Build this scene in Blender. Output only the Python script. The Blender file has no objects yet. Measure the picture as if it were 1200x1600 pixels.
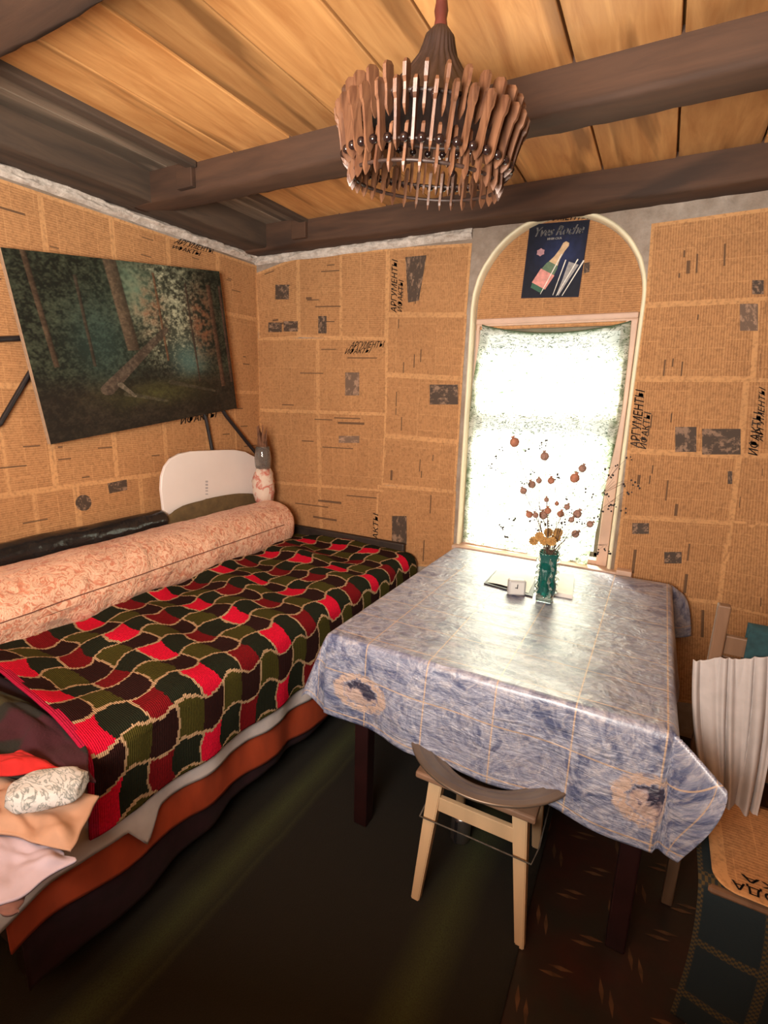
import bpy, bmesh, math, random
from math import sin, cos, pi, radians, sqrt, atan2, exp
from mathutils import Vector, Matrix, noise
random.seed(7)
S = bpy.context.scene
COL = S.collection

# ------------------------------------------------------------------ camera, world, lights, exposure
YAW, PIT, ROLL, FPX = -0.49042545, -0.22365574, 0.02753222, 794.56
CAM = Vector((0, 0, 1.5))
f_ = Vector((sin(YAW)*cos(PIT), cos(YAW)*cos(PIT), sin(PIT)))
r0 = Vector((cos(YAW), -sin(YAW), 0)); u0 = r0.cross(f_)
r_ = r0*cos(ROLL) + u0*sin(ROLL); u_ = -r0*sin(ROLL) + u0*cos(ROLL)
cd = bpy.data.cameras.new('camera'); cam = bpy.data.objects.new('camera', cd); COL.objects.link(cam)
cd.sensor_fit = 'VERTICAL'; cd.sensor_height = 24; cd.lens = FPX/1600*24; cd.clip_start = .02
M3 = Matrix((r_, u_, -f_)).transposed(); cam.matrix_world = Matrix.Translation(CAM) @ M3.to_4x4()
S.camera = cam

W = bpy.data.worlds.new('world'); S.world = W; W.use_nodes = True
W.node_tree.nodes['Background'].inputs[0].default_value = (.88, .95, .95, 1)
W.node_tree.nodes['Background'].inputs[1].default_value = 1.6

def area(name, loc, aim, sx, sy, power, color):
    d = bpy.data.lights.new(name, 'AREA'); d.shape = 'RECTANGLE'; d.size = sx; d.size_y = sy; d.energy = power; d.color = color
    o = bpy.data.objects.new(name, d); COL.objects.link(o); o.location = loc
    o.rotation_euler = (Vector(aim)-Vector(loc)).to_track_quat('-Z', 'Y').to_euler()
    return o
area('daylight_outside_window', (-.85, 4.4, 3.0), (-.51, 2.5, 1.3), 1.2, 1.1, 780, (1, .95, .80))
area('added_fill_light', (-.40, -.50, 1.55), (-.75, .50, 2.42), .8, .8, 132, (1, .91, .81))  # warm fill added behind the camera for light of unseen source, no lamp body

vs = S.view_settings
S.display_settings.display_device = 'sRGB'
vs.view_transform = 'Standard'; vs.look = 'None'; vs.gamma = 1; vs.exposure = 0.0
try: vs.use_curve_mapping = False
except Exception: pass

# ------------------------------------------------------------------ helpers
def ray(px, py): return ((px-600)/FPX)*r_ - ((py-800)/FPX)*u_ + f_
def at(px, py, ax, val):                       # the point of the plane (axis ax = val) that the photo shows at a pixel
    d = ray(px, py); return CAM + d*((val-CAM[ax])/d[ax])
YW, XL = 2.5, -2.24                            # back wall, left wall
ZC, ZB = 2.39, 2.285                           # ceiling boards, underside of beams
def link(name, me, mat=None, parent=None):
    o = bpy.data.objects.new(name, me); COL.objects.link(o)
    if mat is not None:
        for m in (mat if isinstance(mat, (list, tuple)) else [mat]): me.materials.append(m)
    if parent is not None:
        q = parent; off = Vector()
        while q: off += q.location; q = q.parent
        me.transform(Matrix.Translation(-off)); o.parent = parent
    return o
def tag(o, label=None, cat=None, group=None, kind=None):
    if label: o['label'] = label
    if cat: o['category'] = cat
    if group: o['group'] = group
    if kind: o['kind'] = kind
    return o
def thing(name, loc, label, cat, group=None):
    o = bpy.data.objects.new(name, None); COL.objects.link(o); o.location = loc; o.empty_display_size = .05
    return tag(o, label, cat, group)
def mesh(name, vs_, fs, smooth=False, uv=None):
    me = bpy.data.meshes.new(name); me.from_pydata([tuple(v) for v in vs_], [], fs); me.update()
    if smooth: me.polygons.foreach_set('use_smooth', [True]*len(me.polygons))
    if uv:
        l = me.uv_layers.new(name='UVMap')
        for lp in me.loops: l.data[lp.index].uv = uv[lp.vertex_index]
    return me
def frombm(bm, name='m', smooth=False):
    bmesh.ops.recalc_face_normals(bm, faces=bm.faces)
    me = bpy.data.meshes.new(name); bm.to_mesh(me); bm.free()
    if smooth: me.polygons.foreach_set('use_smooth', [True]*len(me.polygons))
    return me
def bx(bm, a, b, bev=0, M=None, taper=None):
    a, b = Vector(a), Vector(b); c = (a+b)/2; s = b-a
    g = bmesh.ops.create_cube(bm, size=1)['verts']
    for v in g: v.co = Vector((v.co.x*s.x, v.co.y*s.y, v.co.z*s.z)) + c
    if bev:
        es = {e for v in g for e in v.link_edges}
        r = bmesh.ops.bevel(bm, geom=list(es), offset=bev, segments=2, affect='EDGES', profile=.5)
        g = list({v for f in r['faces'] for v in f.verts} | {v for v in g if v.is_valid})
    if M is not None:
        for v in g: v.co = M @ v.co
    return g
def box(name, a, b, mat, parent=None, bev=0.004):
    bm = bmesh.new(); bx(bm, a, b, bev); return link(name, frombm(bm, name), mat, parent)
def tubem(bm, pts, r, n=8, caps=True):
    pts = [Vector(p) for p in pts]; rs = r if isinstance(r, (list, tuple)) else [r]*len(pts); rings = []
    t0 = (pts[1]-pts[0]).normalized(); ref = Vector((0, 0, 1)) if abs(t0.z) < .9 else Vector((1, 0, 0))
    for i, p in enumerate(pts):
        t = (pts[min(i+1, len(pts)-1)]-pts[max(i-1, 0)]).normalized()
        a = ref - t*ref.dot(t); a.normalize(); ref = a; b = t.cross(a)
        rings.append([bm.verts.new(p+(a*cos(2*pi*k/n)+b*sin(2*pi*k/n))*rs[i]) for k in range(n)])
    for i in range(len(rings)-1):
        for k in range(n): bm.faces.new((rings[i][k], rings[i][(k+1) % n], rings[i+1][(k+1) % n], rings[i+1][k]))
    if caps: bm.faces.new(rings[0][::-1]); bm.faces.new(rings[-1])
def tube(name, pts, r, mat, parent=None, n=8):
    bm = bmesh.new(); tubem(bm, pts, r, n); return link(name, frombm(bm, name, True), mat, parent)
def lathem(bm, prof, c, n=48, wob=None, close=True):
    c = Vector(c); rings = []
    for (r, z) in prof:
        rings.append([bm.verts.new(c+Vector((cos(2*pi*k/n)*(r+(wob(2*pi*k/n, z) if wob else 0)), sin(2*pi*k/n)*(r+(wob(2*pi*k/n, z) if wob else 0)), z))) for k in range(n)])
    for i in range(len(rings)-1):
        for k in range(n): bm.faces.new((rings[i][k], rings[i][(k+1) % n], rings[i+1][(k+1) % n], rings[i+1][k]))
    if close: bm.faces.new(rings[0][::-1]); bm.faces.new(rings[-1])
def grid(name, nu, nv, fn, mat, parent=None, uvf=None, smooth=True, thick=0, colf=None, ptcol=False):
    V, U = [], []
    for j in range(nv+1):
        for i in range(nu+1):
            V.append(fn(i/nu, j/nv)); U.append(uvf(i/nu, j/nv) if uvf else (i/nu, j/nv))
    F = [(j*(nu+1)+i, j*(nu+1)+i+1, (j+1)*(nu+1)+i+1, (j+1)*(nu+1)+i) for j in range(nv) for i in range(nu)]
    me = mesh(name, V, F, smooth, U)
    if colf and ptcol:
        ca = me.color_attributes.new('Col', 'FLOAT_COLOR', 'POINT'); buf = []
        for j in range(nv+1):
            for i in range(nu+1):
                c = colf(i/nu, j/nv); buf += [c[0], c[1], c[2], 1]
        ca.data.foreach_set('color', buf)
    elif colf:
        ca = me.color_attributes.new('Col', 'FLOAT_COLOR', 'CORNER'); k = 0; buf = []
        for j in range(nv):
            for i in range(nu):
                c = colf((i+.5)/nu, (j+.5)/nv); buf += [c[0], c[1], c[2], 1]*4
        ca.data.foreach_set('color', buf)
    o = link(name, me, mat, parent)
    if thick:
        m = o.modifiers.new('thick', 'SOLIDIFY'); m.thickness = thick; m.offset = 0
    return o
def N(x, y=0, z=0): return noise.noise(Vector((x, y, z)))
def lerp(a, b, t): return a+(b-a)*t
def interp(tbl, x):
    if x <= tbl[0][0]: return tbl[0][1]
    for (a, va), (b, vb) in zip(tbl, tbl[1:]):
        if x <= b: return va+(vb-va)*(x-a)/(b-a)
    return tbl[-1][1]
def sm(a, b, x):
    t = max(0, min(1, (x-a)/(b-a))); return t*t*(3-2*t)

# ------------------------------------------------------------------ materials
class NT:
    def __init__(s, name):
        s.m = bpy.data.materials.new(name); s.m.use_nodes = True; s.t = s.m.node_tree; s.n = s.t.nodes; s.p = s.n['Principled BSDF']
        s.out = s.n['Material Output']
    def new(s, ty, **k):
        n = s.n.new(ty)
        for a, b in k.items():
            if a.startswith('i_'):
                key = a[2:]; key = int(key) if key.isdigit() else key.replace('_', ' '); s.set(n, key, b)
            else: setattr(n, a, b)
        return n
    def set(s, n, key, v):
        i = n.inputs[key]
        if isinstance(v, bpy.types.NodeSocket): s.t.links.new(v, i)
        else:
            if hasattr(i.default_value, '__len__') and not hasattr(v, '__len__'): v = [v]*len(i.default_value)
            if hasattr(i.default_value, '__len__') and len(i.default_value) == 4 and len(v) == 3: v = (*v, 1)
            i.default_value = v
    def P(s, **k):
        for a, b in k.items(): s.set(s.p, a.replace('_', ' '), b)
        return s
    def co(s, kind='Object', scale=(1, 1, 1), rot=(0, 0, 0), loc=(0, 0, 0)):
        c = s.new('ShaderNodeTexCoord'); m = s.new('ShaderNodeMapping', i_Vector=c.outputs[kind], i_Scale=scale, i_Rotation=rot, i_Location=loc); return m.outputs[0]
    def noise(s, vec, scale, detail=3, rough=.5, dist=0):
        return s.new('ShaderNodeTexNoise', i_Vector=vec, i_Scale=scale, i_Detail=detail, i_Roughness=rough, i_Distortion=dist).outputs['Fac']
    def ramp(s, fac, stops, interp='LINEAR'):
        r = s.new('ShaderNodeValToRGB', i_Fac=fac); cr = r.color_ramp; cr.interpolation = interp
        while len(cr.elements) < len(stops): cr.elements.new(.5)
        for e, (p, c) in zip(cr.elements, stops):
            e.position = p; c = (c, c, c) if not hasattr(c, '__len__') else c; e.color = (*c, 1)
        return r.outputs[0]
    def mix(s, fac, a, b, mode='MIX'):
        n = s.new('ShaderNodeMix', data_type='RGBA', blend_type=mode)
        s.set(n, 0, fac); s.set(n, 6, a); s.set(n, 7, b); return n.outputs[2]
    def math(s, op, a, b=0):
        n = s.new('ShaderNodeMath', operation=op); s.set(n, 0, a); s.set(n, 1, b); return n.outputs[0]
    def bump(s, h, strength=.3, dist=.01):
        b = s.new('ShaderNodeBump', i_Height=h, i_Strength=strength, i_Distance=dist); s.set(s.p, 'Normal', b.outputs[0]); return s

def simple(name, col, rough=.7, nscale=20, var=.25, bump=.2, bdist=.004, metal=0, stretch=(1, 1, 1), **k):
    t = NT(name); v = t.co(scale=stretch); n = t.noise(v, nscale, 5)
    c = t.ramp(n, [(.25, [x*(1-var) for x in col]), (.75, [min(1, x*(1+var)) for x in col])])
    t.P(Base_Color=c, Roughness=rough, Metallic=metal, **k)
    if bump: t.bump(n, bump, bdist)
    return t.m
def wood(name, c1, c2, axis='y', rough=.6, scale=1.0, knots=True, isl=.35):
    t = NT(name); st = {'x': (.12, 1, 1), 'y': (1, .12, 1), 'z': (1, 1, .12)}[axis]
    g = t.new('ShaderNodeNewGeometry').outputs['Random Per Island']
    c = t.new('ShaderNodeTexCoord').outputs['Object']
    off = t.new('ShaderNodeVectorMath', operation='ADD'); t.set(off, 0, c)
    cx = t.new('ShaderNodeCombineXYZ'); t.set(cx, 0, t.math('MULTIPLY', g, 17)); t.set(cx, 1, t.math('MULTIPLY', g, 31)); t.set(cx, 2, t.math('MULTIPLY', g, 11)); t.t.links.new(cx.outputs[0], off.inputs[1])
    mp = t.new('ShaderNodeMapping', i_Vector=off.outputs[0], i_Scale=[x*scale for x in st])
    n1 = t.noise(mp.outputs[0], 22, 6, .6, .6); n2 = t.noise(mp.outputs[0], 5, 3, .5, 1.5)
    a = t.mix(t.ramp(n1, [(.3, 0), (.7, 1)]), c1, c2)
    dk = [x*.45 for x in c2]
    a = t.mix(t.ramp(n2, [(.54, 0), (.66, .75)]), a, dk)
    if knots:
        vo = t.new('ShaderNodeTexVoronoi', i_Vector=mp.outputs[0], i_Scale=4.0); t.set(vo, 'Randomness', 1)
        a = t.mix(t.ramp(vo.outputs['Distance'], [(.045, .85), (.12, 0)]), a, [x*.22 for x in c2])
    tint = t.ramp(g, [(0, 1-isl), (1, 1)])
    a = t.mix(1, a, tint, 'MULTIPLY')
    t.P(Base_Color=a, Roughness=rough); t.bump(n1, .25, .004)
    return t.m

M = {}
M['ceil'] = wood('pine_ceiling_boards', (.80, .42, .155), (.50, .21, .062), 'y', .5, isl=.45)
M['greyboard'] = wood('weathered_grey_boards', (.30, .22, .155), (.13, .095, .065), 'y', .8, isl=.5)
M['beam'] = wood('old_dark_beam', (.088, .040, .020), (.05, .023, .012), 'x', .8, isl=.1)
M['plate'] = wood('old_dark_log', (.085, .052, .032), (.042, .027, .018), 'y', .85, isl=.1)
t = NT('clay_plaster'); v = t.co(); n = t.noise(v, 14, 8, .65); n2 = t.noise(v, 3, 3)
t.P(Base_Color=t.mix(t.ramp(n2, [(.35, 0), (.7, 1)]), t.ramp(n, [(.3, (.24, .19, .15)), (.7, (.46, .39, .33))]), (.22, .15, .10)), Roughness=.95); t.bump(n, .8, .015); M['plaster'] = t.m
t = NT('whitewashed_plaster_crumbs'); v = t.co(); n = t.noise(v, 30, 8, .7)
t.P(Base_Color=t.ramp(n, [(.3, (.34, .28, .23)), (.65, (.68, .60, .53))]), Roughness=.95); t.bump(n, .9, .012); M['crumb'] = t.m
M['cream'] = simple('cream_painted_wood', (.80, .72, .50), .45, 12, .1, .15)
M['pinkframe'] = simple('pinkish_painted_frame', (.56, .37, .27), .5, 10, .15, .2)
M['rearwall'] = simple('brown_papered_wall', (.42, .26, .13), .9, 6, .2, .1)

def newspaper(name, vert, margin=(.60, .31, .125), ink=(.30, .132, .048)):
    t = NT(name)
    uv = t.co('UV', rot=(0, 0, pi/2 if vert else 0))
    oc = t.co('Object')
    w = t.new('ShaderNodeTexBrick', i_Vector=uv, offset=.37, squash=1.0, i_Scale=1.0)
    for k, val in (('Mortar Size', .0022), ('Brick Width', .083), ('Row Height', .23), ('Mortar Smooth', .6), ('Bias', 0.)): t.set(w, k, val)
    t.set(w, 'Color1', (.15, .15, .15)); t.set(w, 'Color2', (1, 1, 1)); t.set(w, 'Mortar', (0, 0, 0))
    col = w.outputs['Color']
    line = t.new('ShaderNodeTexWave', i_Vector=uv, i_Scale=34, bands_direction='Y', i_Distortion=1.2, i_Detail=2).outputs['Fac']
    n = t.noise(t.co('UV', scale=(260, 420, 1), rot=(0, 0, pi/2 if vert else 0)), 1, 3, .7)
    tx = t.math('MULTIPLY', t.ramp(line, [(.25, 0), (.6, 1)]), t.ramp(n, [(.40, .25), (.58, 1)]))
    f = t.math('MULTIPLY', t.math('MULTIPLY_ADD', tx, .75), 1.0)
    base = t.math('ADD', t.math('MULTIPLY', tx, .72), .36)
    m = t.math('MULTIPLY', base, t.ramp(w.outputs['Fac'], [(0, 1), (1, .45)]))
    m = t.math('MULTIPLY', m, t.ramp(col, [(0, .8), (1, 1)]))
    big = t.noise(oc, 2.2, 4, .6); fine = t.noise(oc, 75, 5, .7)
    paper = t.mix(t.ramp(big, [(.3, 0), (.7, 1)]), margin, [x*.8 for x in margin])
    c = t.mix(m, paper, ink)
    # edge attribute keeps the print off the margins
    a = t.new('ShaderNodeVertexColor', layer_name='Col')
    sc = t.new('ShaderNodeSeparateColor', i_0=a.outputs['Color']); c = t.mix(sc.outputs[0], paper, c); c = t.mix(sc.outputs[1], c, (.05, .028, .016))
    c = t.mix(t.ramp(fine, [(.46, 0), (.70, .6)]), c, [x*.55 for x in ink])
    t.P(Base_Color=c, Roughness=.85); t.bump(t.math('ADD', big, t.math('MULTIPLY', fine, .15)), .25, .02)
    return t.m
M['newsH'] = newspaper('yellowed_newsprint', False)
M['newsV'] = newspaper('yellowed_newsprint_turned', True)
M['ink'] = simple('black_printing_ink', (.035, .022, .015), .8, 40, .3, 0)
t = NT('printed_colour'); a = t.new('ShaderNodeVertexColor', layer_name='Col'); t.P(Base_Color=a.outputs['Color'], Roughness=.75); M['vcol'] = t.m
t = NT('varnished_print'); a = t.new('ShaderNodeVertexColor', layer_name='Col'); nn = t.noise(t.co(), 120, 3); t.P(Base_Color=a.outputs['Color'], Roughness=.62, Specular_IOR_Level=.25); t.bump(nn, .15, .002); M['paint'] = t.m

# ------------------------------------------------------------------ room shell
def plane_quad(name, pts, mat, uvm=True): return mesh(name, pts, [tuple(range(len(pts)))])
XR, YN = 1.6, -2.0
# floor: dark linoleum with inlaid pale spindle marks
t = NT('dark_linoleum'); v = t.co(); n = t.noise(v, 3.5, 4, .6); n2 = t.noise(v, 30, 5, .7)
t.P(Base_Color=t.mix(t.ramp(n2, [(.4, 0), (.7, .5)]), t.ramp(n, [(.38, (.032, .008, .0045)), (.6, (.014, .012, .008))]), (.012, .006, .004)), Roughness=.5); t.bump(n2, .2, .002); M['lino'] = t.m
M['linomark'] = simple('linoleum_pale_mark', (.085, .040, .018), .5, 25, .55, 0)
bm = bmesh.new()
fl = [bm.verts.new(p) for p in ((XL-.1, YN, 0), (XR, YN, 0), (XR, YW+.1, 0), (XL-.1, YW+.1, 0))]; bm.faces.new(fl)
def spindle(cx, cy, L, w, ang):
    P_ = []
    for q in range(8):
        a = 2*pi*q/8; x = cos(a)*L*(1 if q % 4 == 0 else .45); y = sin(a)*w
        P_.append(bm.verts.new((cx+x*cos(ang)-y*sin(ang), cy+x*sin(ang)+y*cos(ang), .0012)))
    f = bm.faces.new(P_); f.material_index = 1
for i in range(-9, 12):
    for j in range(0, 16):
        cx, cy = i*.125+(j % 2)*.0625, .3+j*.125
        if not (-1.4 < cx < 1.0) : continue
        ang = radians(100) if (i+j) % 2 else radians(10)
        for s in (-1, 1):
            spindle(cx+s*.011*cos(ang+pi/2)+s*.012*cos(ang), cy+s*.011*sin(ang+pi/2)+s*.012*sin(ang), .034, .0062, ang)
tag(link('floor', frombm(bm, 'floor'), [M['lino'], M['linomark']]), kind='structure')

# back wall with arched niche
AX, AR, AZ = -.508, .366, 1.925
def arch_pts(r=AR, n=36, zb=.735, y=YW, ax=AX):
    p = [Vector((ax-r, y, zb))] + [Vector((ax-r*cos(pi*k/n), y, AZ+r*sin(pi*k/n))) for k in range(n+1)] + [Vector((ax+r, y, zb))]
    return p
def holed(outer, inner):
    bm = bmesh.new(); es = []
    for lp in (outer, inner):
        v_ = [bm.verts.new(p) for p in lp]
        for i in range(len(v_)): es.append(bm.edges.new((v_[i], v_[(i+1) % len(v_)])))
    bmesh.ops.triangle_fill(bm, use_beauty=True, edges=es)
    return bm
bm = holed([(XL-.1, YW, -.02), (XR, YW, -.02), (XR, YW, 2.6), (XL-.1, YW, 2.6)], arch_pts())
tag(link('wall_back', frombm(bm, 'wall_back'), M['plaster']), kind='structure')
# recess backing panel with window opening
WX0, WX1, WZ0, WZ1 = -.848, -.195, .765, 1.835
YR = YW+.045
bm = holed([(-1.0, YR, .5), (0.02, YR, .5), (.02, YR, 2.4), (-1.0, YR, 2.4)], [(WX0, YR, WZ0), (WX1, YR, WZ0), (WX1, YR, WZ1), (WX0, YR, WZ1)])
tag(link('wall_recess', frombm(bm), M['plaster']), kind='structure')
# cream lining of the arch (reveal with a rounded front bead)
bm = bmesh.new(); A = arch_pts()
prof = [(0, 0.046), (0, .004), (-.004, -.004), (-.010, -.007), (-.016, -.004), (-.018, .003)]   # (radial inward(-)/outward, y)
rings = []
for i, p in enumerate(A):
    if i == 0 or i == 1: nr = Vector((-1, 0, 0))
    elif i >= len(A)-2: nr = Vector((1, 0, 0))
    else: nr = (p-Vector((AX, YW, AZ))).normalized()
    wb = .003*N(i*.7, 3)
    rings.append([bm.verts.new(p + nr*(-pr[0]+wb-.002)*1 + Vector((0, pr[1], 0))) for pr in prof])
for i in range(len(rings)-1):
    for k in range(len(prof)-1): bm.faces.new((rings[i][k], rings[i+1][k], rings[i+1][k+1], rings[i][k+1]))
tag(link('trim_1', frombm(bm, 'arch', True), M['cream']), kind='structure')
# other walls, ceiling
def quad(name, pts, mat):
    return tag(link(name, mesh(name, pts, [(0, 1, 2, 3)]), mat), kind='structure')
quad('wall_left', [(XL, YN, 0), (XL, YW+.05, 0), (XL, YW+.05, 2.6), (XL, YN, 2.6)], M['plaster'])
quad('wall_right', [(XR, YN, 0), (XR, YN, 2.6), (XR, YW, 2.6), (XR, YW, 0)], M['rearwall'])
quad('wall_rear', [(XL, YN, 0), (XL, YN, 2.6), (XR, YN, 2.6), (XR, YN, 0)], M['rearwall'])
bm = bmesh.new()
xs = [-1.775, -1.57, -1.30, -1.075, -.82, -.635, -.335, -.079, .18, .43, .66, .93, 1.2, 1.6]
for a, b in zip(xs, xs[1:]): bx(bm, (a+.0035, YN, ZC+random.uniform(0, .004)), (b-.0035, YW, ZC+.03), .003)
bx(bm, (XL-.05, YN, ZC+.05), (XR, YW, ZC+.07))
tag(link('ceiling', frombm(bm, 'ceiling'), M['ceil']), kind='structure')
bm = bmesh.new()
for a, b in ((-2.24, -2.10), (-2.10, -1.94), (-1.94, -1.775)): bx(bm, (a+.002, YN, ZC+.012), (b-.002, YW, ZC+.04), .003)
tag(link('trim_2', frombm(bm), M['greyboard']), kind='structure')
tag(box('trim_3', (-1.81, .83, ZC-.022), (-1.762, 1.64, ZC+.03), M['plate'], bev=.006), kind='structure')
tag(box('trim_4', (-1.81, 1.76, ZC-.016), (-1.765, 2.38, ZC+.03), M['plate'], bev=.006), kind='structure')
def rough_beam(name, x0, x1, y0, y1, z0, z1, seed, mat, ax='x'):
    n = 90; V = []; prof = []
    r = .014
    for (a, b, cx, cz) in ((y0, z0, 1, 1),):
        prof = [(y0, z1), (y0, z0+r), (y0+r*.3, z0+r*.3), (y0+r, z0), ((y0+y1)/2, z0), (y1-r, z0), (y1-r*.3, z0+r*.3), (y1, z0+r), (y1, z1)]
    for i in range(n+1):
        x = lerp(x0, x1, i/n)
        for k, (y, z) in enumerate(prof):
            e = .0 if k in (0, 8) else 1
            dy = e*.006*N(x*3, k*.9, seed)+e*(.004*N(x*16, k*2.1, seed)); dz = e*(.007*N(x*2.2, k*.7, seed+5)+.004*N(x*22, k*1.7, seed+3))
            V.append((x, y+dy, z+dz) if ax == 'x' else (y+dy, x, z+dz))
    m_ = len(prof); F = [(i*m_+k, (i+1)*m_+k, (i+1)*m_+k+1, i*m_+k+1) for i in range(n) for k in range(m_-1)]
    F += [tuple(range(m_)), tuple(n*m_+k for k in range(m_))[::-1]]
    me = mesh(name, V, F); me.polygons.foreach_set('use_smooth', [True]*(len(F)-2)+[False]*2)
    return link(name, me, mat)
for nm, (a, b, c, d), s in (('ceiling_beam', (1.645, 1.775, ZB, ZC+.02), 1), ('ceiling_beam', (2.375, 2.52, ZB-.008, ZC+.02), 2), ('ceiling_beam', (.66, .835, ZB, ZC+.02), 3)):
    o = rough_beam(nm, XL+.05 if s == 1 else XL-.02, XR, a, b, c, d, s*7.3, M['beam'])
    tag(o, {1: 'dark old wooden ceiling beam passing over the table behind the lampshade', 2: 'dark wooden beam lying along the top of the window wall', 3: 'dark wooden beam end in the top left corner of the room'}[s], 'beam', kind=None)
tag(rough_beam('trim_5', YN, YW, XL-.02, -2.05, ZB+.0, ZC+.02, 31, M['plate'], 'y'), kind='structure')
c = at(291, 270, 1, 1.64)
for (a, b, y) in ((279, 304, 1.64), (458, 480, 2.37)):
    p = at(a, 270 if y < 2 else 358, 1, y); q = at(b, 270 if y < 2 else 358, 1, y)
    tag(box('wooden_cleat', (p.x, y-.018, 2.30), (q.x, y+.01, ZC), M['beam']), 'small upright wooden block nailed to the face of the ' + ('beam nearer the camera' if y < 2 else 'beam above the window wall'), 'block')
# crumbly plaster strip under the ceiling, left and back
def crumb_left(u, v):
    y = lerp(.3, 2.5, u); zt = 2.295+.01*N(y*4)+.012*N(y*15); zb = 2.243+.008*N(y*6, 4)
    z = lerp(zb, zt, v); b = sin(pi*min(1, v*.9+.05))
    return Vector((XL+.004+b*(.022+.016*N(y*9, v*3)+.012*N(y*30, v*9)), y, z))
tag(grid('trim_6', 220, 12, crumb_left, M['crumb']), kind='structure')
def crumb_back(u, v):
    x = lerp(XL, -.9, u); z = lerp(2.235+.01*N(x*6, 1), 2.285+.01*N(x*20), v); b = sin(pi*min(1, v*.9+.05))
    return Vector((x, YW-.003-b*(.018+.016*N(x*9, v*3)+.01*N(x*30, v*9)), z))
tag(grid('trim_7', 160, 10, crumb_back, M['crumb']), kind='structure')

# ------------------------------------------------------------------ window
M['white'] = simple('white_painted_wood', (.85, .84, .80), .5, 10, .06, .1)
win = bpy.data.objects.new('window_1', None); COL.objects.link(win); win.location = (-.51, YR, .8); win['kind'] = 'structure'
bm = bmesh.new(); cw = .052
o0, o1, o2, o3 = -.862, -.148, .742, 1.878
bx(bm, (o0, YR-.022, o2), (WX0, YR+.01, o3), .004); bx(bm, (WX1, YR-.022, o2), (o1, YR+.01, o3), .004)
bx(bm, (o0, YR-.024, WZ1+.01), (o1, YR+.01, o3-.024), .004); bx(bm, (o0, YR-.034, o3-.026), (o1, YR+.01, o3), .006)
bx(bm, (o0, YR-.02, .742), (o1, YR+.01, WZ0), .004)
link('window_casing', frombm(bm), M['pinkframe'], win)
bm = bmesh.new()
for a, b in (((WX0-.012, YR, WZ0), (WX0, YR+.2, WZ1)), ((WX1, YR, WZ0), (WX1+.012, YR+.2, WZ1)), ((WX0, YR, WZ1), (WX1, YR+.2, WZ1+.012)), ((WX0, YR, WZ0-.012), (WX1, YR+.2, WZ0))): bx(bm, a, b)
link('window_reveal', frombm(bm), M['white'], win)
bm = bmesh.new(); yf = YR+.035
for a, b in (((WX0, yf, WZ0), (WX0+.018, yf+.035, WZ1)), ((WX1-.022, yf, WZ0), (WX1, yf+.035, WZ1)), ((WX0, yf, WZ1-.02), (WX1, yf+.035, WZ1)), ((WX0, yf, WZ0), (WX1, yf+.035, WZ0+.025)), ((WX0, yf, 1.415), (WX1, yf+.035, 1.505))): bx(bm, a, b, .004)
M['sash'] = simple('old_brown_green_sash_paint', (.11, .085, .05), .6, 10, .2, .1)
link('window_frame', frombm(bm), M['sash'], win)
t = NT('window_glass'); gl = t.new('ShaderNodeBsdfGlossy', i_Roughness=.02); tr = t.new('ShaderNodeBsdfTransparent'); lw = t.new('ShaderNodeFresnel', i_IOR=1.45); mx = t.new('ShaderNodeMixShader')
t.t.links.new(lw.outputs[0], mx.inputs[0]); t.t.links.new(tr.outputs[0], mx.inputs[1]); t.t.links.new(gl.outputs[0], mx.inputs[2]); t.t.links.new(mx.outputs[0], t.out.inputs[0]); M['glass'] = t.m
link('window_pane', mesh('pane', [(WX0, yf+.018, WZ0), (WX1, yf+.018, WZ0), (WX1, yf+.018, WZ1), (WX0, yf+.018, WZ1)], [(0, 1, 2, 3)]), M['glass'], win)
# sill board and block beside it
tag(box('window_sill_1', (-.90, YW-.045, .722), (-.085, YR+.01, .742), M['pinkframe'], bev=.004), kind='structure')
tag(box('wooden_block', (-.10, YW-.05, .60), (-.035, YW-.004, .757), M['pinkframe'], bev=.004), 'small pinkish wooden block at the lower right corner of the window', 'block')

# curtain
t = NT('sheer_patterned_curtain')
uv = t.co('UV'); vo = t.new('ShaderNodeTexVoronoi', i_Vector=uv, i_Scale=26, feature='DISTANCE_TO_EDGE'); no = t.noise(uv, 9, 3, .6, 2.5)
sq = t.ramp(t.noise(t.co('UV', scale=(1, 1.8, 1), rot=(0, 0, .5)), 17, 2, .5, 2.2), [(.470, 0), (.490, 1), (.510, 1), (.530, 0)])
leaf = t.ramp(no, [(.5, 0), (.62, 1)])
at_ = t.new('ShaderNodeVertexColor', layer_name='Col').outputs['Color']
col = t.mix(t.math('MULTIPLY', sq, .92), (.93, .96, .86), (.05, .085, .045))
g = t.math('MULTIPLY', at_, t.ramp(no, [(.36, .2), (.6, 1)]))
col = t.mix(t.math('MULTIPLY', g, .85), col, (.06, .13, .025))
df = t.new('ShaderNodeBsdfDiffuse', i_Color=col); tl = t.new('ShaderNodeBsdfTranslucent', i_Color=col); tp = t.new('ShaderNodeBsdfTransparent', i_Color=col)
m1 = t.new('ShaderNodeMixShader', i_0=.62); t.t.links.new(df.outputs[0], m1.inputs[1]); t.t.links.new(tl.outputs[0], m1.inputs[2])
m2 = t.new('ShaderNodeMixShader', i_0=.22); t.t.links.new(m1.outputs[0], m2.inputs[1]); t.t.links.new(tp.outputs[0], m2.inputs[2]); t.t.links.new(m2.outputs[0], t.out.inputs[0]); M['curtain'] = t.m
YCU = YR-.034
Lc = [(509, 754), (560, 745), (600, 739), (650, 734), (700, 731), (780, 727), (850, 723)]
Rc = [(503, 986), (560, 981), (640, 972), (700, 960), (760, 946), (820, 934), (885, 916)]
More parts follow.
